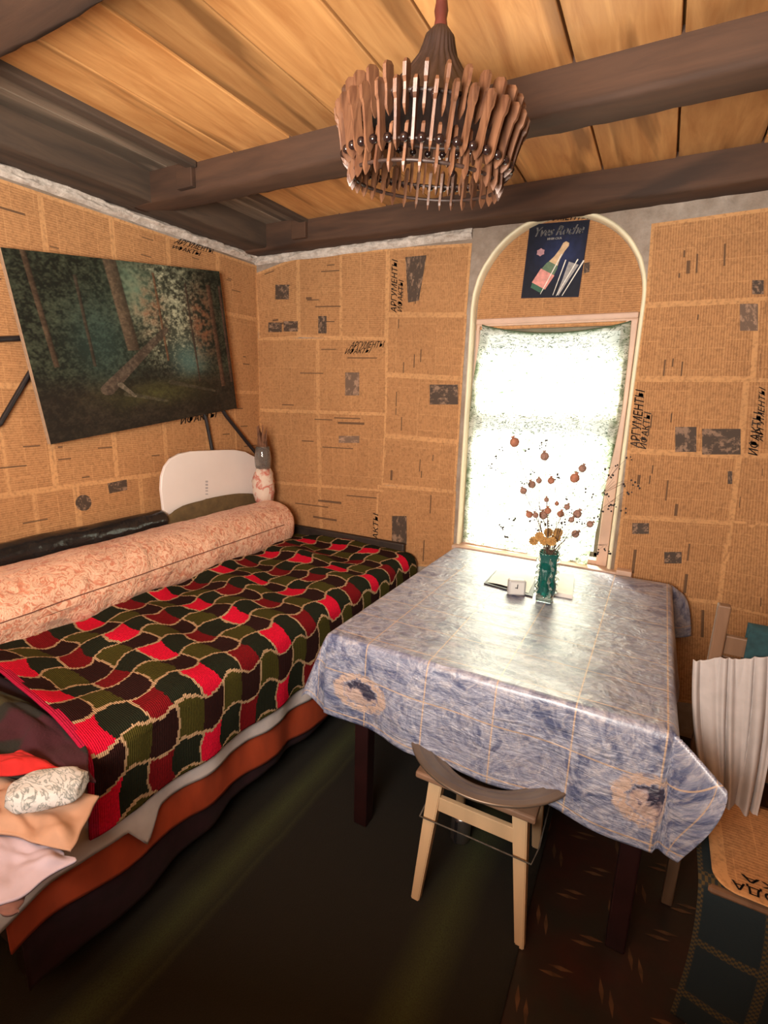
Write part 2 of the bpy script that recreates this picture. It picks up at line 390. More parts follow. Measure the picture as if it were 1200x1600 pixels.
def cur(u, v):   # v from top 0 to bottom 1
    pyl = lerp(509, 846, v); pyr = lerp(503, 882, v)
    pl = at(interp(Lc, pyl), pyl, 1, YCU); pr = at(interp(Rc, pyr), pyr, 1, YCU)
    p = pl.lerp(pr, u); sag = .042*sin(pi*u)**.8*(1-v)**3
    p.z -= sag
    p.y += .006*sin(u*38+N(u*3, v*2)*3)*(.4+v)*(.3+.7*u) - .004
    return p
def curc(u, v):
    e = max(exp(-(u/.05)**2)*(.3+.7*sm(.0, .2, v)), exp(-((1-u)/.07)**2)*.9, exp(-((1-v)/.05)**2)*.6 if v > .8 else 0, exp(-(v/.012)**2), .55*exp(-((v-.36)/.04)**2)*sm(.12, .3, u)*sm(.95, .8, u) if False else 0)
    return (e, e, e)
cu = grid('window_curtain', 110, 130, cur, M['curtain'], colf=curc, uvf=lambda u, v: (u*.66, v*1.1))
tag(cu, 'sheer white curtain with green leafy border hung over the window', 'curtain')
M['cord'] = simple('dark_green_cord', (.07, .10, .05), .8, 60, .3, .2)
tube('curtain_cord', [cur(k/40, 0)+Vector((0, -.004, .002)) for k in range(41)], .0032, M['cord'], cu, 6)
# ------------------------------------------------------------------ newspaper sheets
def q3(pts, ax, val): return [at(p[0], p[1], ax, val) for p in pts]
def bil(Q, u, v): return Q[0].lerp(Q[1], u).lerp(Q[3].lerp(Q[2], u), v)   # Q = TL TR BR BL
def text3(name, s, Q, mat, parent=None, shear=.3, off=Vector((0, 0, 0))):
    c = bpy.data.curves.new(name, 'FONT'); c.body = s; c.shear = shear; c.resolution_u = 2; c.offset = 0
    o = bpy.data.objects.new(name, c); COL.objects.link(o); bpy.context.view_layer.update()
    me = bpy.data.meshes.new_from_object(o.evaluated_get(bpy.context.evaluated_depsgraph_get())); bpy.data.objects.remove(o)
    bm = bmesh.new(); bm.from_mesh(me); g = bmesh.ops.duplicate(bm, geom=bm.verts[:]+bm.edges[:]+bm.faces[:])['geom']
    for v in g:
        if isinstance(v, bmesh.types.BMVert): v.co.x += .035; v.co.y += .012; v.co.z += .0
    bm.to_mesh(me); bm.free()
    xs_ = [v.co.x for v in me.vertices]; ys_ = [v.co.y for v in me.vertices]; x0, x1, y0, y1 = min(xs_), max(xs_), min(ys_), max(ys_)
    for v in me.vertices: v.co = bil(Q, (v.co.x-x0)/(x1-x0), 1-(v.co.y-y0)/(y1-y0))+off
    return link(name, me, mat, parent)
sheet_n = 0
def sheet(Q, nrm, vert, label, rules=5, seed=0, group=None, lift=0.):
    global sheet_n; sheet_n += 1
    nrm = Vector(nrm); off = nrm*(.0012+.0004*(sheet_n % 4)+lift)
    e1 = (Q[1]-Q[0]).length; e2 = (Q[3]-Q[0]).length; mg = .013
    def fn(u, v):
        return bil(Q, u, v)+off+nrm*(.0012*(1+N(u*4+seed, v*4, seed)))
    def cf(u, v):
        d = min(u*e1, (1-u)*e1, v*e2, (1-v)*e2); gx = 1
        if e1 > .34 and not vert: gx = sm(.005, .009, abs(u-.5)*e1)
        k = (1 if d > mg else 0)*gx
        g = 0
        for (ua, va, ub, vb) in RL:
            if ua <= u <= ub and va <= v <= vb: g = .8
        return (k, g, 0)
    rg = random.Random(seed+5); RL = []
    for k in range(rules):
        ua, va = rg.uniform(.06, .72), rg.uniform(.06, .94); L = rg.uniform(.06, .30); th = 1.15/72
        RL.append((ua, va, min(.96, ua+th), min(.96, va+L)) if vert else (ua, va, min(.96, ua+L), min(.96, va+th)))
    o = grid('newspaper_sheet', 72, 72, fn, M['newsV' if vert else 'newsH'], uvf=lambda u, v: (u*e1+seed*1.7, -v*e2+seed*.9), colf=cf)
    tag(o, label, 'newspaper', group)
    return o
def photo(Q, parent, nrm, seed, dark=.05, rnd=False):
    nrm = Vector(nrm)*.0045
    def cf(u, v):
        n = N(u*3+seed, v*3, seed)+.6*N(u*9, v*9+seed, 2)+.4*N(u*22, v*22, seed)
        a = dark+.16*sm(.0, .55, n)
        return (a*1.2, a*.72, a*.45)
    def fn(u, v):
        if rnd:
            a, b = u*2-1, v*2-1; a, b = a*sqrt(1-b*b/2), b*sqrt(1-a*a/2); u, v = (a+1)/2, (b+1)/2
        return bil(Q, u, v)+nrm
    o = grid('printed_photo', 28, 28, fn, M['vcol'], parent, colf=cf); o['label'] = 'dark printed photograph'; return o
def rectq(x0, y0, x1, y1, ax, val): return q3([(x0, y0), (x1, y0), (x1, y1), (x0, y1)], ax, val)
def masthead(parent, l1q, l2q, nrm, two=('АРГУМЕНТЫ', 'ИФАКТЫ')):
    off = Vector(nrm)*.0052
    if l1q: text3('printed_masthead', two[0], l1q, M['ink'], parent, off=off)
    if l2q: text3('printed_masthead', two[1], l2q, M['ink'], parent, off=off)
NB = (0, -1, 0); NL = (1, 0, 0)
B = lambda *p: q3(p, 1, YW)
s = sheet(B((398, 428), (466, 401), (467, 528), (405, 531)), NB, False, 'narrow newspaper page pasted at the top of the left corner, with a portrait photo', 4, 1)
photo(rectq(431, 445, 452, 468, 1, YW), s, NB, 3); photo(rectq(420, 504, 441, 519, 1, YW), s, NB, 5); photo(rectq(444, 502, 466, 518, 1, YW), s, NB, 6)
s = sheet(B((465, 401), (608, 388), (605, 531), (467, 527)), NB, False, 'newspaper page below the beam with a small dark figure printed in its lower left', 6, 2)
photo(rectq(498, 494, 511, 521, 1, YW), s, NB, 8)
s = sheet(B((402, 529), (606, 528), (605, 648), (404, 641)), NB, False, 'newspaper page with a horizontal masthead at its upper right, left of the window', 4, 3)
masthead(s, B((550, 534), (602, 533), (601, 543), (547, 544)), B((541, 544), (582, 543), (579, 552), (539, 554)), NB)
photo(rectq(540, 582, 562, 618, 1, YW), s, NB, 9, .12)
s = sheet(B((404, 640), (604, 646), (602, 768), (412, 753)), NB, False, 'newspaper page halfway down the back wall, right of the bottle in the corner', 5, 4)
photo(rectq(530, 681, 562, 692, 1, YW), s, NB, 10, .15)
s = sheet(B((410, 752), (600, 765), (590, 895), (430, 850)), NB, False, 'newspaper page just above the far end of the bed', 5, 5)
s = sheet(B((607, 388), (738, 380), (729, 493), (605, 492)), NB, True, 'newspaper page with vertical masthead and ragged photo, left of the arch top', 3, 6)
masthead(s, B((611, 489), (613, 405), (622, 405), (620, 489)), B((621, 488), (623, 437), (632, 437), (629, 488)), NB)
photo(q3([(634, 402), (667, 399), (655, 470), (638, 473)], 1, YW), s, NB, 12)
s = sheet(B((605, 492), (730, 492), (723, 592), (603, 585)), NB, True, 'newspaper page of plain text below the page with the ragged photo', 4, 7)
s = sheet(B((603, 585), (723, 592), (717, 691), (600, 681)), NB, True, 'newspaper page with a dark landscape photo beside the window edge', 4, 8)
photo(rectq(672, 601, 716, 632, 1, YW), s, NB, 14)
s = sheet(B((600, 681), (717, 691), (712, 769), (596, 757)), NB, True, 'newspaper page of text low beside the window, under the landscape photo', 4, 9)
s = sheet(B((590, 757), (713, 768), (707, 885), (584, 885)), NB, True, 'newspaper page with upright photo just above the table corner', 3, 10)
masthead(s, None, B((583, 843), (584, 801), (592, 801), (591, 843)), NB, ('', 'АКТЫ')); photo(rectq(613, 806, 636, 851, 1, YW), s, NB, 16)
s = sheet(B((1018, 350), (1235, 320), (1235, 468), (1008, 478)), NB, True, 'newspaper page at the top of the wall right of the arch', 5, 11)
photo(rectq(1175, 438, 1193, 460, 1, YW), s, NB, 18)
s = sheet(B((1005, 477), (1186, 468), (1177, 593), (992, 592)), NB, True, 'newspaper page right of the window top with a square grey photo', 4, 12)
photo(rectq(1156, 475, 1184, 517, 1, YW), s, NB, 20, .12)
s = sheet(B((991, 592), (1167, 592), (1156, 713), (980, 704)), NB, True, 'newspaper page with upright masthead and two dark photos right of the window', 3, 13)
masthead(s, B((984, 700), (993, 608), (1008, 608), (999, 700)), B((998, 702), (1006, 643), (1019, 643), (1010, 702)), NB)
photo(rectq(1055, 667, 1088, 706, 1, YW), s, NB, 22); photo(rectq(1097, 670, 1157, 710, 1, YW), s, NB, 23)
s = sheet(B((980, 704), (1156, 713), (1142, 818), (970, 808)), NB, True, 'newspaper page behind the right tips of the dried bouquet', 5, 14)
photo(rectq(1137, 736, 1144, 756, 1, YW), s, NB, 25)
s = sheet(B((970, 805), (1145, 815), (1130, 945), (955, 925)), NB, True, 'newspaper page low beside the sill with two small photos', 4, 15)
photo(rectq(988, 817, 1014, 834, 1, YW), s, NB, 26); photo(rectq(1038, 862, 1065, 880, 1, YW), s, NB, 27)
s = sheet(B((1182, 464), (1250, 458), (1250, 600), (1173, 595)), NB, True, 'newspaper page at the right picture edge above the second upright masthead', 4, 16)
s = sheet(B((1165, 592), (1250, 592), (1250, 713), (1155, 713)), NB, True, 'newspaper page with upright masthead at the right picture edge', 2, 17)
masthead(s, B((1181, 690), (1186, 604), (1196, 606), (1192, 690)), B((1167, 712), (1176, 643), (1192, 643), (1184, 712)), NB)
s = sheet(B((1153, 710), (1250, 712), (1250, 834), (1139, 820)), NB, True, 'newspaper page at the right picture edge under the second upright masthead', 3, 18)
s = sheet(B((1136, 812), (1250, 822), (1250, 975), (1120, 945)), NB, True, 'newspaper page at the right picture edge above the chair', 2, 19)
s = sheet(B((952, 918), (1300, 955), (1300, 1130), (945, 1080)), NB, True, 'lowest newspaper page on the window wall, behind the chair and table', 2, 21)
# left wall: (y0,y1,z0,z1)
def LW(y0, y1, z0, z1, j=.01, sd=0):
    return [Vector((XL, y0, z1)), Vector((XL, y1, z1)), Vector((XL, y1, z0)), Vector((XL, y0, z0))]
ys = [.55, at(65, 340, 0, XL).y, at(175, 370, 0, XL).y, at(262, 395, 0, XL).y, at(340, 415, 0, XL).y, 2.5]
lab = ['newspaper page above the left end of the painting', 'newspaper page above the left half of the painting', 'newspaper page above the middle of the painting', 'newspaper page with masthead above the right end of the painting', 'newspaper page in the corner above and right of the painting']
for i in range(5):
    s = sheet(LW(ys[i], ys[i+1], 1.93, 2.235), NL, False, lab[i], 3, 30+i)
    if i == 3:
        L_ = lambda *p: q3(p, 0, XL)
        masthead(s, L_((277, 372), (333, 389), (333, 397), (270, 380)), L_((268, 382), (314, 393), (312, 401), (268, 388)), NL)
lab = ['newspaper page behind the left edge of the painting beside the black bars', 'newspaper page mostly hidden behind the painting, left part', 'newspaper page mostly hidden behind the painting, middle part', 'newspaper page hidden behind the right part of the painting', 'newspaper page in the corner right of the painting']
for i in range(5): s = sheet(LW(ys[i], ys[i+1], 1.5, 1.932), NL, False, lab[i], 4, 40+i)
yl = [.4, .86, 1.22, 1.50, 1.78, 2.06, 2.5]
lab = ['newspaper page at the left picture edge below the painting', 'newspaper page under the lower left corner of the painting', 'newspaper page under the left third of the painting', 'newspaper page under the middle of the painting', 'newspaper page with masthead above the white rounded board', 'newspaper page in the corner behind the black strap']
for i in range(6):
    s = sheet(LW(yl[i], yl[i+1], 1.08, 1.502), NL, False, lab[i], 4, 50+i)
    if i == 4: masthead(s, None, q3([(279, 652), (338, 641), (339, 652), (281, 664)], 0, XL), NL)
yl = [.4, .95, 1.30, 1.62, 2.0, 2.5]
lab = ['newspaper page above the black roll at the left picture edge', 'newspaper page with a round dark picture above the black roll', 'newspaper page with a small photo left of the white board', 'newspaper page behind the white rounded board', 'newspaper page behind the bottle in the corner']
for i in range(5):
    s = sheet(LW(yl[i], yl[i+1], .66, 1.082), NL, False, lab[i], 4, 60+i)
    if i == 1: photo(rectq(117, 773, 142, 798, 0, XL), s, NL, 31, rnd=True)
    if i == 2: photo(q3([(167, 755), (197, 749), (198, 765), (170, 771)], 0, XL), s, NL, 32)
# newspaper inside the arch
def archnews():
    V = []; n = 36; ring = [Vector((AX-(AR-.004)*cos(pi*k/n), YR-.002, AZ+(AR-.004)*sin(pi*k/n))) for k in range(n+1)]
    V = ring + [Vector((AX+AR-.004, YR-.002, 1.83)), Vector((AX-AR+.004, YR-.002, 1.83))]
    bm = bmesh.new(); f = bm.faces.new([bm.verts.new(v) for v in V]); 
    uvl = bm.loops.layers.uv.new('UVMap'); cl = bm.loops.layers.float_color.new('Col')
    for l in f.loops: l[uvl].uv = (l.vert.co.x+3.1, l.vert.co.z); l[cl] = (1, 0, 0, 1)
    return frombm(bm)
s = tag(link('newspaper_sheet', archnews(), M['newsH']), 'newspaper filling the arch above the window, around the blue poster', 'newspaper')
text3('printed_masthead', 'АРГУМЕНТЫ', q3([(842, 334), (925, 330), (922, 343), (838, 347)], 1, YR), M['ink'], s, off=Vector((0, -.006, 0)))
photo(q3([(913, 411), (922, 410), (921, 425), (912, 428)], 1, YR), s, NB, 33)
# ------------------------------------------------------------------ poster
YP = YR-.006
Qp = q3([(828, 351), (922, 343), (904, 464), (814, 466)], 1, YP)
def pc(u, v):
    g = exp(-(((u-.62)/.35)**2+((v-.42)/.25)**2))
    c = [.005+.012*g, .006+.02*g, .014+.07*g]; n = .5+.5*N(u*14, v*14, 2)
    if abs(u-.5) > .478 or abs(v-.5) > .485: return (.01, .007, .02)
    return [x*(.7+.6*n) for x in c]
po = thing('poster', Qp[3], 'dark blue champagne poster with rounded corners inside the arch above the window', 'poster')
grid('poster_paper', 60, 80, lambda u, v: bil(Qp, u, v), M['paint'], po, colf=pc)
def polyat(name, pts, mat, par, lift):
    me = mesh(name, [bil(Qp, *p)+Vector((0, -lift, 0)) for p in pts], [tuple(range(len(pts)))]); return link(name, me, mat, par)
flat = lambda n, c, r=.6: simple(n, c, r, 60, .25, 0)
M['foil'] = flat('printed_gold_foil', (.62, .42, .24)); M['pinklab'] = flat('printed_pink_label', (.62, .25, .21)); M['pgreen'] = flat('printed_green_glass', (.10, .16, .09)); M['pwhite'] = flat('printed_white', (.75, .70, .62)); M['pgrey'] = flat('printed_silver', (.30, .28, .27)); M['prose'] = flat('printed_rose', (.42, .22, .24)); M['pdg'] = flat('printed_dark_green', (.02, .09, .05))
def axisp(a, b, prof):   # outline of revolution-like picture along a->b in uv
    a, b = Vector(a), Vector(b); d = b-a; k = Vector((-d.y*1.3, d.x/1.3)).normalized()
    L = [a+d*t+k*w for t, w in prof]; R_ = [a+d*t-k*w for t, w in prof][::-1]; return [(p.x, p.y) for p in L+R_]
btm, tp_ = (.27, .86), (.68, .28)
polyat('printed_bottle_base', axisp(btm, tp_, [(-.06, .10), (.04, .125), (.1, .125)]), M['pdg'], po, .001)
polyat('printed_bottle_label', axisp(btm, tp_, [(.04, .135), (.36, .135)]), M['pinklab'], po, .0014)
polyat('printed_bottle_shoulder', axisp(btm, tp_, [(.35, .125), (.5, .105), (.58, .075)]), M['pgreen'], po, .0012)
polyat('printed_bottle_neck', axisp(btm, tp_, [(.55, .085), (.68, .055), (.85, .045), (.97, .055), (1.02, .03)]), M['foil'], po, .0016)
for i, (a, b, w) in enumerate([((.62, .42), (.34, .95), .011), ((.70, .50), (.56, .97), .010), ((.90, .50), (.62, .98), .010), ((1.0, .52), (.72, .98), .012)]):
    if b[0] < 1: polyat('printed_glass_edge', axisp(a, b, [(0, w), (1, w*.4)]), M['pwhite'], po, .002+i*.0002)
polyat('printed_wine_glass', axisp((.64, .97), (.84, .55), [(0, .02), (.5, .05), (1, .09)]), M['pgrey'], po, .0018)
cx, cy = .25, .38
polyat('printed_rosette', [(cx+.075*cos(a/12*2*pi)*(1 if a % 2 else .8), cy+.055*sin(a/12*2*pi)*(1 if a % 2 else .8)) for a in range(12)], M['prose'], po, .001)
sub = lambda u0_, v0_, u1_, v1_: [bil(Qp, u0_, v0_), bil(Qp, u1_, v0_), bil(Qp, u1_, v1_), bil(Qp, u0_, v1_)]
text3('printed_title', 'Yves Roche', sub(.12, .05, .93, .17), M['pgrey'], po, .45, Vector((0, -.002, 0)))
text3('printed_subtitle', 'ИНИ СКА', sub(.34, .195, .58, .225), M['pwhite'], po, 0, Vector((0, -.002, 0)))
# ------------------------------------------------------------------ painting (a plain forest scene)
XP = XL+.05
Qc = q3([(-14, 386), (336, 424), (371, 637), (86, 692)], 0, XP)
c0 = sum(Qc, Vector())/4; e1 = ((Qc[1]-Qc[0])+(Qc[2]-Qc[3])).normalized(); e2 = Vector((1, 0, 0)).cross(e1); e2 = e2 if e2.z > 0 else -e2
wq, hq = ((Qc[1]-Qc[0]).length+(Qc[2]-Qc[3]).length)/4, ((Qc[3]-Qc[0]).length+(Qc[2]-Qc[1]).length)/4
Qc = [c0-e1*wq+e2*hq, c0+e1*wq+e2*hq, c0+e1*wq-e2*hq, c0-e1*wq-e2*hq]
def pic(u, v):
    n = N(u*7, v*5, 1); n2 = N(u*22, v*22, 4); n3 = N(u*55, v*48, 9); n4 = N(u*110, v*110, 3)
    ff = max(.12, .5+.55*n+.6*n2+.8*n3+.7*n4)
    c = Vector((.022, .026, .015))*(.15+1.7*ff)                                   # dark foliage
    glow = exp(-(((u-.66+.06*n)/.14)**2+((v-.34+.1*n2)/.34)**2)); g2 = exp(-(((u-.49)/.10)**2+((v-.14)/.15)**2))
    c = c.lerp(Vector((.26, .27, .18))*(.3+1.1*ff), min(1, glow*1.0*(.3+1.1*ff)))
    c = c.lerp(Vector((.17, .26, .17)), min(1, g2*1.1*(.5+.4*n+.4*n3)))
    c = c.lerp(Vector((.05, .10, .08)), .6*exp(-(((u-.30)/.13)**2+((v-.46)/.22)**2))*(.5+.6*ff))
    c = c.lerp(Vector((.08, .16, .14)), .8*exp(-(((u-.72)/.09)**2+((v-.62)/.13)**2)))
    rust = exp(-(((u-.84)/.07)**2+((v-.35)/.2)**2))+.8*exp(-(((u-.56)/.08)**2+((v-.26)/.16)**2))
    c = c.lerp(Vector((.26, .085, .035)), min(1, rust*max(0, .35+.9*n2+.7*n3)))
    gr = sm(.60+.08*n, .78, v); c = c.lerp(Vector((.022, .016, .010))*(.6+.9*ff), gr)
    lawn = exp(-(((u-.52+.03*n2)/.22)**2+((v-.80+.05*n)/.07)**2)); c = c.lerp(Vector((.075, .072, .022)), .8*lawn*(.5+.6*ff))
    c = c.lerp(Vector((.010, .009, .006)), .85*exp(-(((u-.52)/.12)**2+((v-.66)/.06)**2)))       # undergrowth shadow
    for (ua, ub, w, col, va, vb) in ((.07, .11, .012, (.055, .034, .02), 0, .6), (.40, .47, .034, (.085, .058, .036), 0, .52), (.91, .93, .016, (.07, .035, .02), .1, .8), (.60, .61, .007, (.12, .06, .03), .05, .6), (.77, .775, .006, (.05, .03, .02), .1, .75), (.24, .25, .008, (.04, .03, .02), .1, .6), (.985, .99, .01, (.06, .03, .02), .1, .8)):
        if va < v < vb+.05*N(ua*40, 2):
            uc = lerp(ua, ub, v); d = abs(u-uc)/w
            if d < 1: c = c.lerp(Vector(col)*(1.25-.9*(u-uc)/w*.5-.5*max(0, (u-uc)/w))*(.7+.6*ff), .9*sm(1, .75, d))
    for (x0, y0, x1, y1, w, col) in ((.28, .74, .62, .40, .028, (.085, .06, .042)), (.60, .74, .86, .84, .012, (.06, .05, .03)), (.36, .78, .56, .86, .012, (.07, .06, .035)), (.34, .72, .40, .80, .012, (.16, .13, .09))):
        a = Vector((x0, y0)); b = Vector((x1, y1)); p = Vector((u, v)); tt = max(0, min(1, (p-a).dot(b-a)/(b-a).length_squared)); d = (p-a-(b-a)*tt).length/w/(1.2-.6*tt)
        if d < 1: c = c.lerp(Vector(col)*(.6+.8*ff), .9)
    return c*.78
pt = thing('painting', Qc[3], 'large unframed dark forest painting hung crookedly on the left wall', 'painting')
grid('painted_canvas', 420, 290, lambda u, v: bil(Qc, u, v)+Vector((.0125, 0, 0)), M['paint'], pt, colf=pic, smooth=False)
M['canvas'] = simple('raw_canvas_edge', (.33, .22, .14), .9, 60, .2, .1)
bm = bmesh.new(); mt = Matrix.Translation(c0) @ Matrix((e1, e2, Vector((1, 0, 0)))).transposed().to_4x4()
bx(bm, (-wq, -hq, -.012), (wq, hq, .012), .002, mt); link('canvas_stretcher', frombm(bm), M['canvas'], pt)
# black bars / straps behind the painting
M['blackmetal'] = simple('black_painted_metal', (.014, .012, .014), .4, 30, .3, .1)
def strap(pts, w, label, xoff=.02):
    pts = [at(a, b, 0, XL+xoff) for a, b in pts]; bm = bmesh.new()
    tubem(bm, pts, w, 8); o = link('black_bar', frombm(bm, 'bar', True), M['blackmetal']); return tag(o, label, 'bar')
strap([(-40, 532), (0, 530), (44, 528), (90, 520)], .011, 'black bar coming level from behind the left edge of the painting')
strap([(-40, 690), (0, 662), (48, 580), (60, 560)], .010, 'black bar slanting down left from behind the painting')
strap([(300, 590), (322, 655), (331, 700), (333, 725)], .010, 'short black bar running from the painting down behind the white board')
strap([(335, 620), (352, 648), (385, 690), (412, 722), (420, 740)], .011, 'longer black bar slanting from the painting down to the corner bottle', .03)
# ------------------------------------------------------------------ lampshade of wooden sticks and beads
M['stick'] = wood('varnished_stick_wood', (.25, .112, .055), (.11, .042, .022), 'z', .4, 3, False, .35)
M['bead'] = simple('dark_glossy_bead', (.016, .008, .007), .12, 10, .2, 0)
M['cone'] = simple('dark_brown_wicker', (.035, .018, .013), .5, 40, .5, .4, stretch=(1, 1, .1))
M['redstem'] = simple('dark_red_stem', (.10, .022, .015), .4, 20, .3, .1)
LX, LY = -.512, 1.15
lamp = thing('pendant_lampshade', (LX, LY, 1.95), 'round hanging lampshade made of small wooden sticks and dark beads above the table', 'lampshade')
LC = Vector((LX, LY, 0))
PIV = Vector((LX, LY, 2.24)); TILT = Matrix.Rotation(radians(5), 3, 'X') @ Matrix.Rotation(radians(7), 3, 'Y')
def P3(R, z, a): return PIV+TILT @ (LC+Vector((R*cos(a), R*sin(a), z))-PIV)
def stick(R0, z0, R1, z1, a, wt=.006, wr=.010, knob=True, name='wooden_stick'):
    bm = bmesh.new(); p0, p1 = P3(R0, z0, a), P3(R1, z1, a); d = (p1-p0).normalized(); tn = Vector((-sin(a), cos(a), 0)); rn = d.cross(tn)
    L = (p1-p0).length
    prof = [(0, .2, .15), (.010, .8, .8), (.016, 1, 1.0), (L*.45, .9, .85), (L-.034, .9, .9), (L-.026, 1.2, 1.25), (L-.006, 1.2, 1.2), (L, .8, .7)] if knob else [(0, .5, .5), (.01, 1, 1), (L-.01, 1, 1), (L, .6, .6)]
    rs = []
    for (s_, a1, b1) in prof:
        c = p0+d*s_; rs.append([bm.verts.new(c+tn*wt*a1*x+rn*wr*b1*y) for x, y in ((-.5, -.5), (.5, -.5), (.5, .5), (-.5, .5))])
    for i in range(len(rs)-1):
        for k in range(4): bm.faces.new((rs[i][k], rs[i][(k+1) % 4], rs[i+1][(k+1) % 4], rs[i+1][k]))
    bm.faces.new(rs[0][::-1]); bm.faces.new(rs[-1]); return link(name, frombm(bm), M['stick'], lamp)
n = 34
for k in range(n):
    a = 2*pi*k/n; stick(.170, 1.950, .166, 2.035, a+pi/n, .006, .016, True)
for k in range(n):
    a = 2*pi*k/n; stick(.176, 1.985, .200, 2.095, a, .006, .024, True)
for k in range(30):
    a = 2*pi*k/30; stick(.168, 2.045, .186, 2.125, a+.04, .006, .024, True, 'upper_stick')
def bead(R, z, a, r=.0085):
    bm = bmesh.new(); bmesh.ops.create_uvsphere(bm, u_segments=10, v_segments=7, radius=r, matrix=Matrix.Translation(P3(R, z, a))); return link('bead', frombm(bm, 'bead', True), M['bead'], lamp)
for k in range(n): bead(.186, 2.004, 2*pi*k/n+pi/n, .0088)
for k in range(30): bead(.180, 2.075, 2*pi*k/30+.14, .0085)
for a in (1.35, 1.6): bead(.158, 2.03, a, .009)
def ringtube(name, R, z, r, mat):
    tube(name, [P3(R, z, 2*pi*k/48) for k in range(49)], r, mat, lamp, 6)
ringtube('lower_hoop', .166, 1.972, .004, M['cone']); ringtube('middle_hoop', .178, 2.005, .0035, M['cone']); ringtube('upper_hoop', .168, 2.085, .005, M['cone'])
bm = bmesh.new()
lathem(bm, [(.160, 2.088), (.125, 2.112), (.090, 2.140), (.060, 2.172), (.040, 2.20), (.033, 2.222), (.030, 2.235), (.016, 2.25)], LC, 104, lambda a, z: .004*sin(26*a)*min(1, (2.25-z)*12), False)
for v_ in bm.verts: v_.co = PIV+TILT @ (v_.co-PIV)
link('shade_cone', frombm(bm, 'cone', True), M['cone'], lamp)
bm = bmesh.new(); lathem(bm, [(.0135, 2.235), (.015, 2.25), (.012, 2.265), (.0145, 2.28), (.012, 2.295), (.0125, 2.34), (.011, 2.388)], LC, 16)
link('stem', frombm(bm, 'stem', True), M['redstem'], lamp)
# ------------------------------------------------------------------ bed
bed = thing('bed', (-1.68, 1.45, 0), 'low dark bed along the left wall under the patchwork blanket', 'bed')
M['darkwood'] = wood('dark_bed_wood', (.035, .02, .013), (.018, .01, .007), 'y', .6, isl=.1)
M['mattress'] = simple('dark_maroon_mattress', (.05, .016, .016), .9, 30, .3, .3)
box('bed_base', (-2.2, .44, .16), (-1.20, 2.46, .30), M['darkwood'], bed, .01)
box('mattress', (-2.19, .42, .30), (-1.17, 2.44, .575), M['mattress'], bed, .04)
for x in (-2.15, -1.27):
    for y in (.50, 2.40): box('leg', (x-.03, y-.03, .011), (x+.03, y+.03, .165), M['darkwood'], bed, .004)
box('headboard', (-2.2, 2.455, .2), (-1.18, 2.485, .70), M['darkwood'], bed, .01)
# draped layers
def drape(name, mat, y0, y1, xin, off, hem, z0=.585, r=.05, nu=160, nv=70, amp=.006, seed=0, uvs=1, colf=None, extra=None, parent=None, xf=-1.15, thick=.004):
    def fn(u, v):
        y = lerp(y0, y1, u); zt = z0+off; xe = xf+off; h = hem(y)
        La = abs(xin-(xe-r)); Lb = r*pi/2; Lc_ = max(.005, zt-r-h); T = La+Lb+Lc_; s_ = v*T
        if s_ < La: x, z = xin+s_, zt; k = 0
        elif s_ < La+Lb: a = (s_-La)/r; x, z = xe-r+r*sin(a), zt-r+r*cos(a); k = .4
        else: x, z = xe, zt-r-(s_-La-Lb); k = 1
        w = amp*(N(y*7, z*3, seed)+.5*N(y*17, z*8, seed)); w2 = amp*1.8*sin(y*21+2*N(y*3, seed))*k*min(1, max(0, (.535-z)/.2))
        x += w*k+w2; z += w*(1-k)
        p = Vector((x, y, z)); return extra(p, y, s_, T) if extra else p
    o = grid(name, nu, nv, fn, mat, parent, colf=colf, uvf=lambda u, v: (lerp(y0, y1, u), v), thick=thick); return o
M['maroon'] = simple('maroon_cloth', (.022, .005, .009), .9, 25, .4, .3)
M['orange'] = simple('orange_red_cloth', (.42, .058, .014), .85, 14, .25, .4, stretch=(1, 1, .5))
M['sheet'] = simple('white_bed_sheet', (.62, .56, .54), .9, 20, .1, .35)
def mar(y): return interp([(.42, .10), (.75, .08), (1.2, .12), (2.4, .06)], y)+.01*N(y*9)
tag(drape('maroon_blanket', M['maroon'], .43, 2.4, -1.6, .004, mar, seed=2, parent=None), 'dark maroon blanket hanging lowest at the side of the bed', 'blanket')
def orh(y): return interp([(.40, .262), (.6, .245), (.9, .205), (1.3, .165), (1.75, .11), (2.4, .08)], y)+.006*N(y*8, 2)
tag(drape('orange_bedspread', M['orange'], .40, 2.42, -1.6, .016, orh, seed=2, amp=.006), 'orange red bedspread hanging below the white sheet on the bed side', 'bedspread')
def shh(y):
    z = interp([(.37, .355), (.6, .362), (.9, .335), (1.45, .295), (2.4, .28)], y)+.004*N(y*11, 2)
    return z-.085*max(0, 1-abs(y-.735)/.055)
tag(drape('white_sheet', M['sheet'], .36, 2.42, -1.7, .032, shh, z0=.580, seed=2, amp=.006), 'white bed sheet showing as a strip under the patchwork blanket hem', 'bed sheet')
